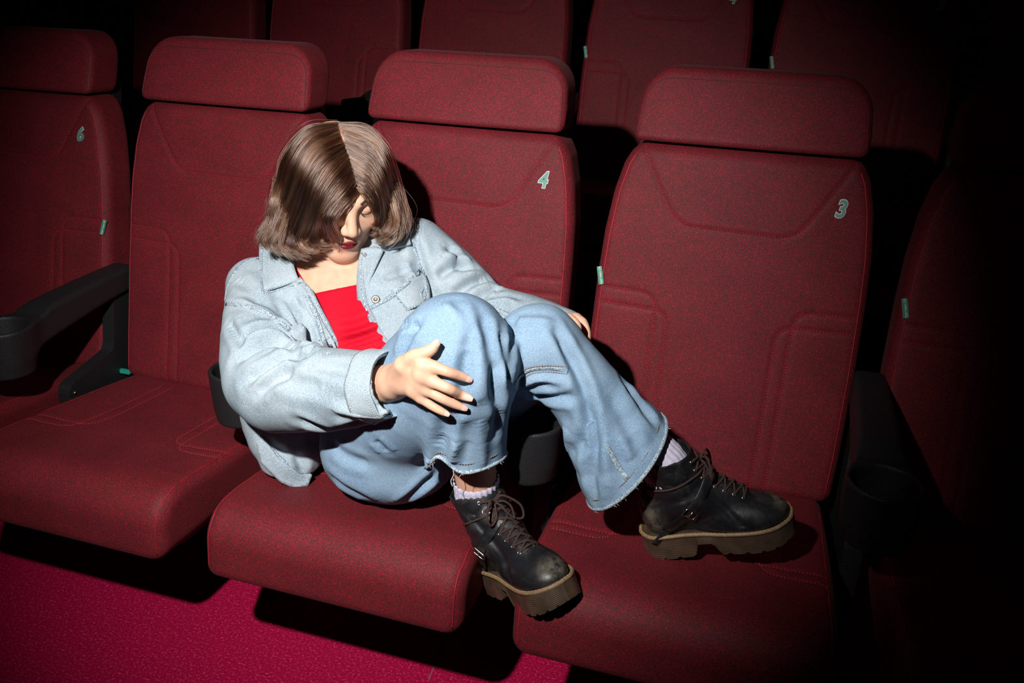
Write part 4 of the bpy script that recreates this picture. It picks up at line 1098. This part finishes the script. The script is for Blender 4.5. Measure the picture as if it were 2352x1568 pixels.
# ------------------------------------------------------------------ jeans details
def edge_loop(center, n_, bvh, inset=0.0):
    a = nrm(np.cross(n_, [0.2, 0.3, 1])); b_ = np.cross(n_, a); out = []; center = center + 0.0
    for k in range(64):
        t = 2 * math.pi * k / 64; d = a * math.cos(t) + b_ * math.sin(t); c = center - n_ * inset
        h = bvh.ray_cast(Vector(c), Vector(d), 0.15)
        if h[0] is not None: out.append(np.array(h[0]) + d * 0.0086)
    return np.array(out)
def smooth_loop(P, it=4):
    for _ in range(it): P = (np.roll(P, 1, 0) + 2 * P + np.roll(P, -1, 0)) / 4
    return P
for nm, c, n_ in (('r', RHEM, RHN), ('l', LHEM, LHN)):
    L1 = smooth_loop(edge_loop(c, n_, jB0, 0.019)); L0 = smooth_loop(edge_loop(c, n_, jB0, 0.004))
    if nm == 'r': L1, L0 = arch(L1), arch(L0)
    mb = MB()
    seg = resample(np.vstack([L1, L1[:1]]), 0.0046)
    for i in range(len(seg) - 1): mb.tube([seg[i], seg[i] + (seg[i + 1] - seg[i]) * .7], 0.0009, 4)
    o = mb.build('hem_stitching', M_TAN, jeanso); o['kind'] = 'stuff'
    mb = MB(); mb.tube(resample(np.vstack([L0, L0[:1]]), 0.004)[:-1], 0.0034, 8, closed=True); mb.build('hem', M_SEAM, jeanso)
    mb = MB(); r2 = np.random.default_rng(5 + len(nm) + ord(nm))
    for k in range(70):
        p = L0[r2.integers(len(L0))] + r2.normal(size=3) * 0.002; q = p + n_ * r2.uniform(0.002, 0.005) + r2.normal(size=3) * 0.002
        mb.tube([p, (p + q) / 2 + r2.normal(size=3) * 0.0012, q], [0.0005, 0.0004, 0.0002], 4)
    if nm == 'r':
        p = hit(jB, 1012, 1108)[0]
        p = L0[np.argmin(((to_px(L0) - np.array([1012, 1118])) ** 2).sum(1))]
        mb.tube(catmull([p, p + np.array([0.003, -0.002, -0.012]), p + np.array([-0.001, -0.003, -0.024]), p + np.array([0.002, -0.003, -0.034])], 12), 0.0008, 5)
    o = mb.build('frayed_threads', M_STITCH, jeanso); o['kind'] = 'stuff'
for pts in ([(1182, 880), (1210, 853), (1255, 846), (1305, 850)], [(1392, 1020), (1420, 1070), (1440, 1100)]):
    ribbon('seam', pts, jB, M_SEAM, jeanso, 0.0042, 0.0, 0.22)
topstitch('topstitching', [[(1190, 885), (1215, 860), (1255, 853), (1305, 858)], [(1185, 872), (1208, 846), (1255, 839), (1305, 842)]], jB, M_TAN, jeanso, 0.0012, 0.0006)

# ------------------------------------------------------------------ boots (local frame: x to the toe, z up from the sole)
def boot(M, W, side, label):
    """side +1: strap buckle on +y of the boot"""
    f = Field(); E3 = np.eye(3)
    f.u(ell((0.142, 0.002 * side, 0.055), (0.060, 0.044, 0.032))); f.u(rcone((0.118, 0, 0.056), (0.026, 0, 0.120), 0.035, 0.043), 0.035)
    f.u(ell((0.09, 0, 0.062), (0.09, 0.045, 0.03)), 0.02)
    f.u(ell((-0.030, 0, 0.090), (0.044, 0.039, 0.060)), 0.03); f.u(rcone((0.012, 0, 0.125), (-0.012, 0, 0.24), 0.048, 0.054), 0.03)
    f.u(rcone((0.105, 0, 0.106), (0.042, 0, 0.165), 0.014, 0.010), 0.03)
    f.ops.append(('i', plane((0, 0, 0.044), (0, 0, -1)), 0.003)); f.ops.append(('i', plane((0, 0, 0.218), (0.10, 0, 1)), 0.003))
    f.sub(rcone((0.004, 0, 0.15), (-0.013, 0, 0.25), 0.044, 0.0495), 0.003)
    V, Q = surface(f, (-0.10, -0.08, 0.03), (0.23, 0.08, 0.26), 0.0030, 1.3)
    V = relax(V, Q, 1)
    # creases over the instep and round the ankle
    for (x0, z0, w, a, dx) in ((0.085, 0.100, 0.006, 0.0022, 1), (0.072, 0.112, 0.006, 0.002, 1), (0.055, 0.09, 0.007, 0.0018, 1)):
        t = (V[:, 0] - x0) * 0.8 + (V[:, 2] - z0) * 0.6; V = V - vnormals(V, Q) * (a * np.exp(-(t / w) ** 2) * (V[:, 2] > 0.06))[:, None]
    for z0 in (0.150, 0.166, 0.136):
        t = V[:, 2] - z0 - 0.012 * np.sin(V[:, 1] * 50 + z0 * 90) - 0.2 * V[:, 0]; V = V - vnormals(V, Q) * (0.0022 * np.exp(-(t / 0.006) ** 2) * np.clip(1.2 - V[:, 0] * 12, 0, 1))[:, None]
    bt = mesh_obj('boot', W(V), Q, M_LEA, person); tag(bt, label, None)
    wr = np.exp(-(((V - np.array([0.190, 0.01, 0.075])) / np.array([0.022, 0.03, 0.02])) ** 2).sum(1)) + 0.8 * np.exp(-(((V - np.array([-0.05, -0.03, 0.085])) / np.array([0.022, 0.02, 0.03])) ** 2).sum(1))
    at_ = bt.data.attributes.new('wear', 'FLOAT', 'POINT'); at_.data.foreach_set('value', np.clip(wr, 0, 1).astype(np.float32))
    lb = bvh_of(V, Q)
    # sole outline
    t = np.linspace(0, 2 * math.pi, 97)[:-1]
    ctrl = np.array([(0.208, 0.000), (0.200, 0.026), (0.170, 0.047), (0.130, 0.053), (0.080, 0.047), (0.030, 0.040), (-0.020, 0.040), (-0.060, 0.036), (-0.079, 0.016), (-0.082, 0), (-0.079, -0.016), (-0.060, -0.036), (-0.020, -0.040), (0.030, -0.040), (0.080, -0.046), (0.130, -0.052), (0.170, -0.047), (0.200, -0.026), (0.208, 0.0)])
    O2 = catmull(ctrl, 145)[:-1]; n = len(O2)
    topz = lambda x: 0.050 - 0.007 * np.clip((x - 0.0) / 0.08, 0, 1) + 0.006 * np.clip((x - 0.13) / 0.08, 0, 1) ** 2
    def botz(x):
        toe = 0.016 * np.clip((x - 0.13) / 0.08, 0, 1) ** 2
        arch = 0.026 * np.clip((x - 0.018) / 0.004, 0, 1) * np.clip((0.066 - x) / 0.014, 0, 1)
        return toe + arch
    rows = []; L = 23
    for j_ in range(L):
        q = j_ / (L - 1)
        ins = 0.0 if j_ % 2 == 0 else 0.0005
        if j_ == L - 1: ins = 0.001
        r_ = []
        for k in range(n):
            x, y = O2[k]; nn = nrm(np.array([O2[(k + 1) % n][1] - O2[k - 1][1], -(O2[(k + 1) % n][0] - O2[k - 1][0])])); nn = nn if nn @ np.array([x - 0.06, y]) > 0 else -nn
            z0 = botz(x); z1 = topz(x)
            xy = np.array([x, y]) - nn * ins; zq = z0 + (z1 - z0) * q; r_.append((xy[0], xy[1], max(zq, z0 + 0.0045) if (k % 5) == 2 and not (0.02 < x < 0.06) else zq))
        rows.append(r_)
    V2 = np.vstack(rows); F2 = [(j_ * n + k, j_ * n + (k + 1) % n, (j_ + 1) * n + (k + 1) % n, (j_ + 1) * n + k) for j_ in range(L - 1) for k in range(n)]
    V2 = np.vstack([V2, [(0.06, 0, 0.05)], [(x_ * 0.9 + 0.006, 0.0, float(botz(np.array(x_)))) for x_ in (0.05,)]]); ct, cb = len(V2) - 2, len(V2) - 1
    F2 += [(ct, (L - 1) * n + k, (L - 1) * n + (k + 1) % n) for k in range(n)]
    # underside as strips across the foot
    F2 += [(k, n - k, n - k - 1, k + 1) for k in range(1, n // 2 - 1)] + [(0, n - 1, 1), (n // 2 - 1, n - n // 2 + 1, n // 2)]
    so = mesh_obj('sole', W(V2), F2, M_SOLE, bt, False); so['label'] = 'chunky brown ridged platform sole'
    wl = np.array([(x, y, topz(x) + 0.001) for x, y in O2]); c_ = np.array([0.062, 0, 0.052]); wl[:, :2] = wl[:, :2] * 1.0
    mb = MB(); mb.tube(W(wl * np.array([0.985, 0.97, 1.0])), 0.0036, 8, closed=True); mb.build('welt', M_WELT, bt)
    mb = MB(); wr = resample(W(wl * np.array([0.985, 0.97, 1.0]) + np.array([0, 0, 0.0030])), 0.0065)
    for i in range(len(wr) - 1): mb.tube([wr[i], wr[i] + (wr[i + 1] - wr[i]) * .65], 0.0010, 5)
    o = mb.build('welt_stitching', plain('gold_welt_thread', (0.55, 0.36, 0.16), 0.5), bt); o['kind'] = 'stuff'
    # lacing: eyelet rows on either side of the tongue
    rows_p = [(0.108, 0.016), (0.094, 0.018), (0.080, 0.020), (0.066, 0.022), (0.052, 0.024), (0.043, 0.026), (0.039, 0.026)]
    tops = []
    axis = lambda q: np.array([0.122 - 0.075 * q, 0, 0.080 + 0.12 * q])
    def surf(q, y):
        """point on the front of the boot at height parameter q and sideways y"""
        d = nrm(np.array([0.75 - 0.25 * q + (0.2 if q > .6 else 0), 0, 0.75 - 0.55 * q])); o_ = np.array([0.108 - 0.070 * min(q, .75) / .75 - (0.012 * max(0, q - .75) * 4), 0, 0.076 + 0.132 * q])
        s_ = o_ + d * 0.15 + np.array([0, y, 0]); h = lb.ray_cast(Vector(s_), Vector(-d), 0.3)
        return (np.array(h[0]), np.array(h[1])) if h[0] is not None else (o_ + d * 0.03 + np.array([0, y, 0]), d)
    qs = [0.06, 0.18, 0.30, 0.42, 0.62, 0.76, 0.90]; ye = lambda q: 0.019 + 0.006 * q
    eye = {}
    for i, q in enumerate(qs):
        for s in (-1, 1):
            p, nn = surf(q, s * ye(q)); eye[(i, s)] = (p, nn)
            a = nrm(np.cross(nn, [1, 0.2, 0.1])); b_ = np.cross(nn, a)
            mb = MB(); mb.tube(W([p + nn * 0.0006 + (a * math.cos(u) + b_ * math.sin(u)) * 0.0029 for u in np.linspace(0, 2 * math.pi, 17)[:-1]]), 0.0011, 6, closed=True)
            mb.build('eyelet', M_METAL, bt)
    # facing edges beside the tongue
    for s in (-1, 1):
        pts = np.array([surf(q, s * (ye(q) - 0.010))[0] + surf(q, s * (ye(q) - 0.010))[1] * 0.001 for q in np.linspace(0.0, 0.96, 16)])
        MB().tube(W(catmull(pts[::2], 40)), 0.0016, 6).build('facing_edge', M_LEA, bt)
    def lace(pts, r=0.0021): MB().tube(W(catmull(np.array(pts), len(pts) * 8)), r, 7).build('lace', M_LACE, bt)
    for i in range(len(qs) - 1):
        for s in (-1, 1):
            (p0, n0), (p1, n1) = eye[(i, s)], eye[(i + 1, -s)]; mid, nm = surf((qs[i] + qs[i + 1]) / 2, 0)
            lace([p0 + n0 * 0.001, p0 * .7 + mid * .3 + nm * 0.004, mid + nm * (0.0045 + 0.001 * s), p1 * .7 + mid * .3 + nm * 0.004, p1 + n1 * 0.001])
    lace([eye[(0, -1)][0] + eye[(0, -1)][1] * 0.002, surf(qs[0], 0)[0] + surf(qs[0], 0)[1] * 0.004, eye[(0, 1)][0] + eye[(0, 1)][1] * 0.002])
    # a lace wound once round the shaft and tied in a bow
    wrap = []
    for k in range(33):
        a = 2 * math.pi * k / 32; zc = 0.164 + 0.010 * math.cos(a); d = np.array([math.cos(a), math.sin(a), 0])
        h = lb.ray_cast(Vector(np.array([0, 0, zc]) + d * 0.15), Vector(-d), 0.15)
        wrap.append((np.array(h[0]) if h[0] is not None else np.array([0, 0, zc]) + d * .05) + d * 0.0016)
    lace(wrap[::2])
    kn, nk = surf(0.80, 0.0); kn = kn + nk * 0.006
    for s, ln, dr in ((1, 0.050, 0.050), (-1, 0.040, 0.035)):
        sd = np.array([0, s, 0.0])
        lace([kn, kn + sd * 0.014 + nk * 0.014 + [0, 0, 0.006], kn + sd * ln * .8 + nk * 0.018 - np.array([0, 0, dr * 0.5]), kn + sd * ln * .75 + nk * 0.016 - np.array([0, 0, dr]), kn + sd * ln * .35 + nk * 0.014 - np.array([0, 0, dr * .8]), kn + sd * 0.006 + nk * 0.008 - np.array([0, 0, 0.01]), kn])
    lace([kn, kn + np.array([0, -side * 0.012, -0.004]) + nk * 0.012, kn + np.array([0, -side * 0.022, -0.02]) + nk * 0.016, kn + np.array([0, -side * 0.020, -0.045]) + nk * 0.018], 0.0019)
    # instep strap with buckle
    sp = []; sn = []
    for s in np.linspace(-1, 1, 25):
        a = s * math.radians(118); zc = 0.155 - 0.075 * abs(s) ** 1.5; xc = 0.040 - 0.050 * abs(s) ** 2
        d = nrm(np.array([math.cos(a) * 0.9 + 0.12, math.sin(a) * side, 0.45 * math.cos(a)])); o_ = np.array([xc - 0.01, 0, zc - 0.01])
        h = lb.ray_cast(Vector(o_ + d * 0.16), Vector(-d), 0.2)
        if h[0] is not None: sp.append(np.array(h[0]) + np.array(h[1]) * 0.0022); sn.append(np.array(h[1]))
    if len(sp) > 6:
        sp = np.array(sp); sn = np.array(sn)
        for _ in range(2): sp[1:-1] = (sp[:-2] + 2 * sp[1:-1] + sp[2:]) / 4; sn[1:-1] = (sn[:-2] + 2 * sn[1:-1] + sn[2:]) / 4
        mb = MB(); mb.tube(W(sp), 0.0095, 10, flat=0.16, up=sn @ M); mb.build('strap', M_LEA, bt)
        i = int(len(sp) * 0.80); c, nn = sp[i], nrm(sn[i]); tt = nrm(sp[i + 1] - sp[i - 1]); ww = np.cross(nn, tt)
        fr = [c + nn * 0.004 + tt * a * 0.008 + ww * b_ * 0.0135 for a, b_ in ((-1, -1), (1, -1), (1, 1), (-1, 1))]
        fr = resample(np.array(fr + fr[:1]), 0.004)[:-1]
        mb = MB(); mb.tube(W(fr), 0.0014, 7, closed=True); mb.tube(W([c + nn * 0.005 - tt * 0.008, c + nn * 0.0055, c + nn * 0.004 + tt * 0.009]), 0.0011, 6); mb.build('buckle', M_METAL, bt)
        e = sp[-1]; tt2 = nrm(sp[-1] - sp[-3]); mb = MB(); P_ = np.array([e - tt2 * 0.004, e + sn[-1] * 0.006 + tt2 * 0.014, e + sn[-1] * 0.009 + tt2 * 0.032]); mb.tube(W(catmull(P_, 9)), 0.0085, 10, flat=0.16, up=np.repeat((sn[-1] @ M)[None], 9, 0)); mb.build('strap_end', M_LEA, bt)
    # pull tab seam at the back
    pts = []
    for zc in np.linspace(0.06, 0.212, 14):
        h = lb.ray_cast(Vector((-0.2, 0, zc)), Vector((1, 0, 0)), 0.3)
        if h[0] is not None: pts.append(np.array(h[0]) + np.array([-0.0006, 0, 0]))
    if len(pts) > 3: MB().tube(W(pts), 0.0035, 8, flat=0.4).build('back_seam', M_LEA, bt)
    return bt, W
boot_l, _ = boot(LM_, WL, -1, 'black lace-up ankle boot standing on the red seat')
boot_r, _ = boot(RM_, WR_, -1, 'black lace-up ankle boot with buckle strap, toe lifted')
# ------------------------------------------------------------------ socks (ribbed knit tubes)
def sock(W, h0, h1, r0, r1, axis_top, label):
    a = W((0.002, 0, h0)); b_ = W((-0.010, 0, 0.19)); P = np.array([a, b_, axis_top]); P = catmull(P, 26); n = 96
    T = np.gradient(P, axis=0); T /= np.linalg.norm(T, axis=1)[:, None]
    V = []; F = []; e = nrm(np.cross(T[0], [0.3, 1, 0.1]))
    for i in range(26):
        e = nrm(e - T[i] * (e @ T[i])); f_ = np.cross(T[i], e); r = r0 + (r1 - r0) * i / 25
        if i == 25: r *= 0.975
        for k in range(n):
            t = 2 * math.pi * k / n; rr = r + (0.0010 if k % 4 < 2 else -0.0006) + 0.0004 * math.sin(i * 1.9)
            V.append(P[i] + (e * math.cos(t) + f_ * math.sin(t)) * rr)
    for i in range(25):
        for k in range(n): F.append((i * n + k, i * n + (k + 1) % n, (i + 1) * n + (k + 1) % n, (i + 1) * n + k))
    o = mesh_obj('sock', V, F, M_SOCK, person); tag(o, label, None)
sock(WR_, 0.14, 0.25, 0.0380, 0.0385, RSH + nrm(RK - RSH) * 0.050, 'ribbed lilac-white sock above the near boot')
sock(WL, 0.14, 0.25, 0.0385, 0.0410, LSH + nrm(LK - LSH) * 0.048, 'ribbed lilac-white sock above the far boot')
# ------------------------------------------------------------------ hair: strands combed from guide locks
def depth_of(p): return (p - CAM_P) @ CAM_F
HD0 = depth_of(HC)
sc_c = hd(0, -0.012, 0.022); sc_r = np.array([0.074, 0.094, 0.090])
def ell_hit(px, py, infl, far=False):
    d = nrm(ray(px, py)); o_ = (CAM_P - sc_c) @ HM.T / (sc_r + infl); v = d @ HM.T / (sc_r + infl)
    A = v @ v; B = o_ @ v; C_ = o_ @ o_ - 1; D = B * B - A * C_
    t = (-B + (1 if far else -1) * math.sqrt(D)) / A if D > 0 else -B / A
    return depth_of(CAM_P + d * t), D > 0
def guide(pts, dz, back=0.0):
    """pts: pixel control points root to tip; dz: extra depth towards the lens along the lock; back: 0 front layer .. 1 behind the head"""
    out = []; n = len(pts)
    for i, (px, py) in enumerate(pts):
        t = i / (n - 1); infl = 0.002 + 0.026 * min(1, t * 2.2)
        df, okk = ell_hit(px, py, infl); db, _ = ell_hit(px, py, infl, True)
        d = df + (db - df) * back
        d = d - np.interp(t, [0, .5, 1], [0, dz * .5, dz]) * (1 - back)
        r_ = ray(px, py); p = CAM_P + r_ / (r_ @ CAM_F) * d
        if i >= 2:
            for bv in (kB, yB):
                q = bv.ray_cast(Vector(CAM_P), Vector(nrm(r_)))
                if q[0] is not None and back < 0.5:
                    dq = depth_of(np.array(q[0])) - 0.010
                    if dq < d: p = CAM_P + r_ / (r_ @ CAM_F) * dq; d = dq
        out.append(p)
    return np.array(out)
GL = [[(779, 285), (705, 305), (656, 365), (636, 440), (624, 500), (600, 535), (588, 556)],
      [(774, 294), (712, 322), (668, 385), (648, 455), (632, 515), (610, 552), (636, 582)],
      [(780, 312), (728, 345), (690, 405), (668, 470), (650, 530), (645, 568), (690, 592)],
      [(788, 334), (742, 372), (706, 430), (686, 490), (668, 540), (676, 574), (715, 592)],
      [(796, 356), (755, 394), (722, 448), (702, 502), (688, 545), (704, 568), (742, 570)],
      [(803, 378), (768, 412), (738, 462), (720, 512), (710, 546), (730, 562), (762, 556)],
      [(810, 402), (776, 430), (744, 474), (730, 512), (730, 542), (750, 555), (770, 543)],
      [(818, 425), (786, 447), (758, 482), (750, 512), (756, 538), (760, 555), (744, 563)],
      [(824, 444), (796, 457), (770, 484), (762, 508), (770, 530), (774, 548), (762, 557)]]
GR = [[(773, 285), (838, 300), (884, 352), (908, 418), (928, 478), (936, 520), (908, 548)],
      [(784, 298), (845, 328), (880, 385), (902, 445), (920, 498), (916, 536), (886, 554)],
      [(792, 322), (850, 360), (878, 412), (896, 465), (905, 512), (894, 546), (866, 554)],
      [(800, 350), (848, 386), (872, 430), (888, 475), (894, 518), (880, 546), (860, 546)],
      [(808, 378), (846, 406), (866, 445), (878, 484), (880, 522), (868, 542), (858, 530)],
      [(818, 412), (844, 428), (862, 458), (871, 490), (870, 518), (862, 534), (856, 528)],
      [(828, 440), (846, 449), (858, 470), (865, 494), (865, 512), (861, 526), (858, 530)]]
ZL = [0.0, 0.01, 0.015, 0.02, 0.03, 0.035, 0.035, 0.03, 0.025]; ZR = [0.0, 0.01, 0.015, 0.02, 0.02, 0.02, 0.02]
r3 = np.random.default_rng(21); STR = []; TINT = []; NP = 26
def lock(lay, u, b_):
    i = int(u); t = u - i; return catmull(lay[b_][i] * (1 - t) + lay[b_][i + 1] * t, NP)
SS = np.linspace(0, 1, NP)[:, None]; VIEW = nrm(CAM_P - HC)
def side_locks(G, Z, nclump, per, backs, prob):
    lay = {b_: [guide(g, z, b_) for g, z in zip(G, Z)] for b_ in backs}; nG = len(G)
    for c in range(nclump):
        b_ = backs[r3.choice(len(backs), p=prob)]
        u = r3.uniform(0, nG - 1.001) if b_ < 0.3 else r3.uniform(0, min(nG - 1.001, 3.4))
        P = lock(lay, u, b_)
        T = np.gradient(P, axis=0); T /= np.linalg.norm(T, axis=1)[:, None]; lat = np.cross(T, VIEW)
        # each lock waves and twists in its own way and lies at its own depth
        amp = r3.uniform(0.003, 0.0105); ph = r3.uniform(0, 6.28) if r3.uniform() < .5 else 2.0 + r3.normal() * .5; fr = r3.uniform(6, 11)
        P = P + lat * np.sin(SS * fr + ph) * amp * SS ** 1.3 + VIEW * np.cos(SS * fr + ph) * amp * 0.8 * SS
        depth = r3.beta(1.0, 1.6) * 0.034 - 0.005
        P = P - VIEW * depth * np.clip(SS * 2.6, 0, 1) * (1 if b_ < .5 else -1) + r3.normal(size=3) * 0.003 * SS
        tn = r3.beta(1.6, 1.6); ext = r3.uniform(0.74, 1.0); spread = r3.uniform(0.0035, 0.0075)
        for k in range(per):
            o1, o2 = r3.normal(size=2) * spread
            w = np.interp(SS[:, 0], [0, 0.12, 0.5, 1], [0.35, 0.8, 0.75, r3.uniform(0.15, 0.5)])[:, None]
            root = (T[0] * 0 + np.cross(lat[0], VIEW)) * r3.normal() * 0.0015
            Q_ = P + (lat * o1 + VIEW * o2 * 0.6) * w + root * (1 - SS) ** 3 + r3.normal(size=3) * 0.0006 * SS + lat * np.sin(SS * fr * 1.6 + r3.uniform(0, 6.28)) * 0.0007 * SS
            e = ext * r3.uniform(0.9, 1.0); Q_ = np.stack([np.interp(SS[:, 0] * e, SS[:, 0], Q_[:, j_]) for j_ in range(3)], -1)
            STR.append(Q_); TINT.append(tn + r3.normal() * 0.12)
PB = [0.66, 0.12, 0.10, 0.12]
side_locks(GL, ZL, 330, 32, [0.0, 0.35, 0.65, 1.0], PB); side_locks(GR, ZR, 250, 32, [0.0, 0.35, 0.65, 1.0], PB)
base = len(STR)
for k in range(170):       # stray hairs
    P = STR[r3.integers(base)].copy(); s = np.linspace(0, 1, NP)[:, None]; out = nrm(P[12] - HC)
    P = P + out * s * r3.uniform(0.004, 0.022) + np.sin(s * r3.uniform(4, 12) + r3.uniform(0, 6)) * r3.normal(size=3) * 0.008 * s; STR.append(P); TINT.append(0.6)
A_ = np.array(STR, dtype=np.float32)
hc = bpy.data.hair_curves.new('hair'); hc.add_curves([NP] * len(A_))
hc.points.foreach_set('position', A_.ravel())
rad = np.tile(np.interp(np.linspace(0, 1, NP), [0, .2, .8, 1], [.00042, .00046, .00036, .00012]), len(A_)).astype(np.float32); rad[base * NP:] *= 0.45
hc.points.foreach_set('radius', rad)
mt = bpy.data.materials.new('brown_hair'); mt.use_nodes = True; nt = mt.node_tree; nt.nodes.remove(nt.nodes['Principled BSDF'])
ph_ = nt.nodes.new('ShaderNodeBsdfHairPrincipled'); ph_.parametrization = 'COLOR'
ph_.inputs['Roughness'].default_value = 0.22; ph_.inputs['Radial Roughness'].default_value = 0.28
at = nd(nt, 'ShaderNodeAttribute'); at.attribute_name = 'tint'
nt.links.new(ramp(nt, at.outputs['Fac'], [(0.1, (0.014, 0.006, 0.004)), (0.5, (0.052, 0.022, 0.012)), (0.9, (0.15, 0.070, 0.039))]), ph_.inputs['Color'])
ta = hc.attributes.new('tint', 'FLOAT', 'CURVE'); ta.data.foreach_set('value', np.clip(np.array(TINT), 0, 1).astype(np.float32))
nt.links.new(ph_.outputs[0], nt.nodes['Material Output'].inputs['Surface'])
hc.materials.append(mt)
hair = link(bpy.data.objects.new('hair', hc), person); tag(hair, 'shoulder-length wavy brown hair parted in the middle', None); hair['kind'] = 'stuff'
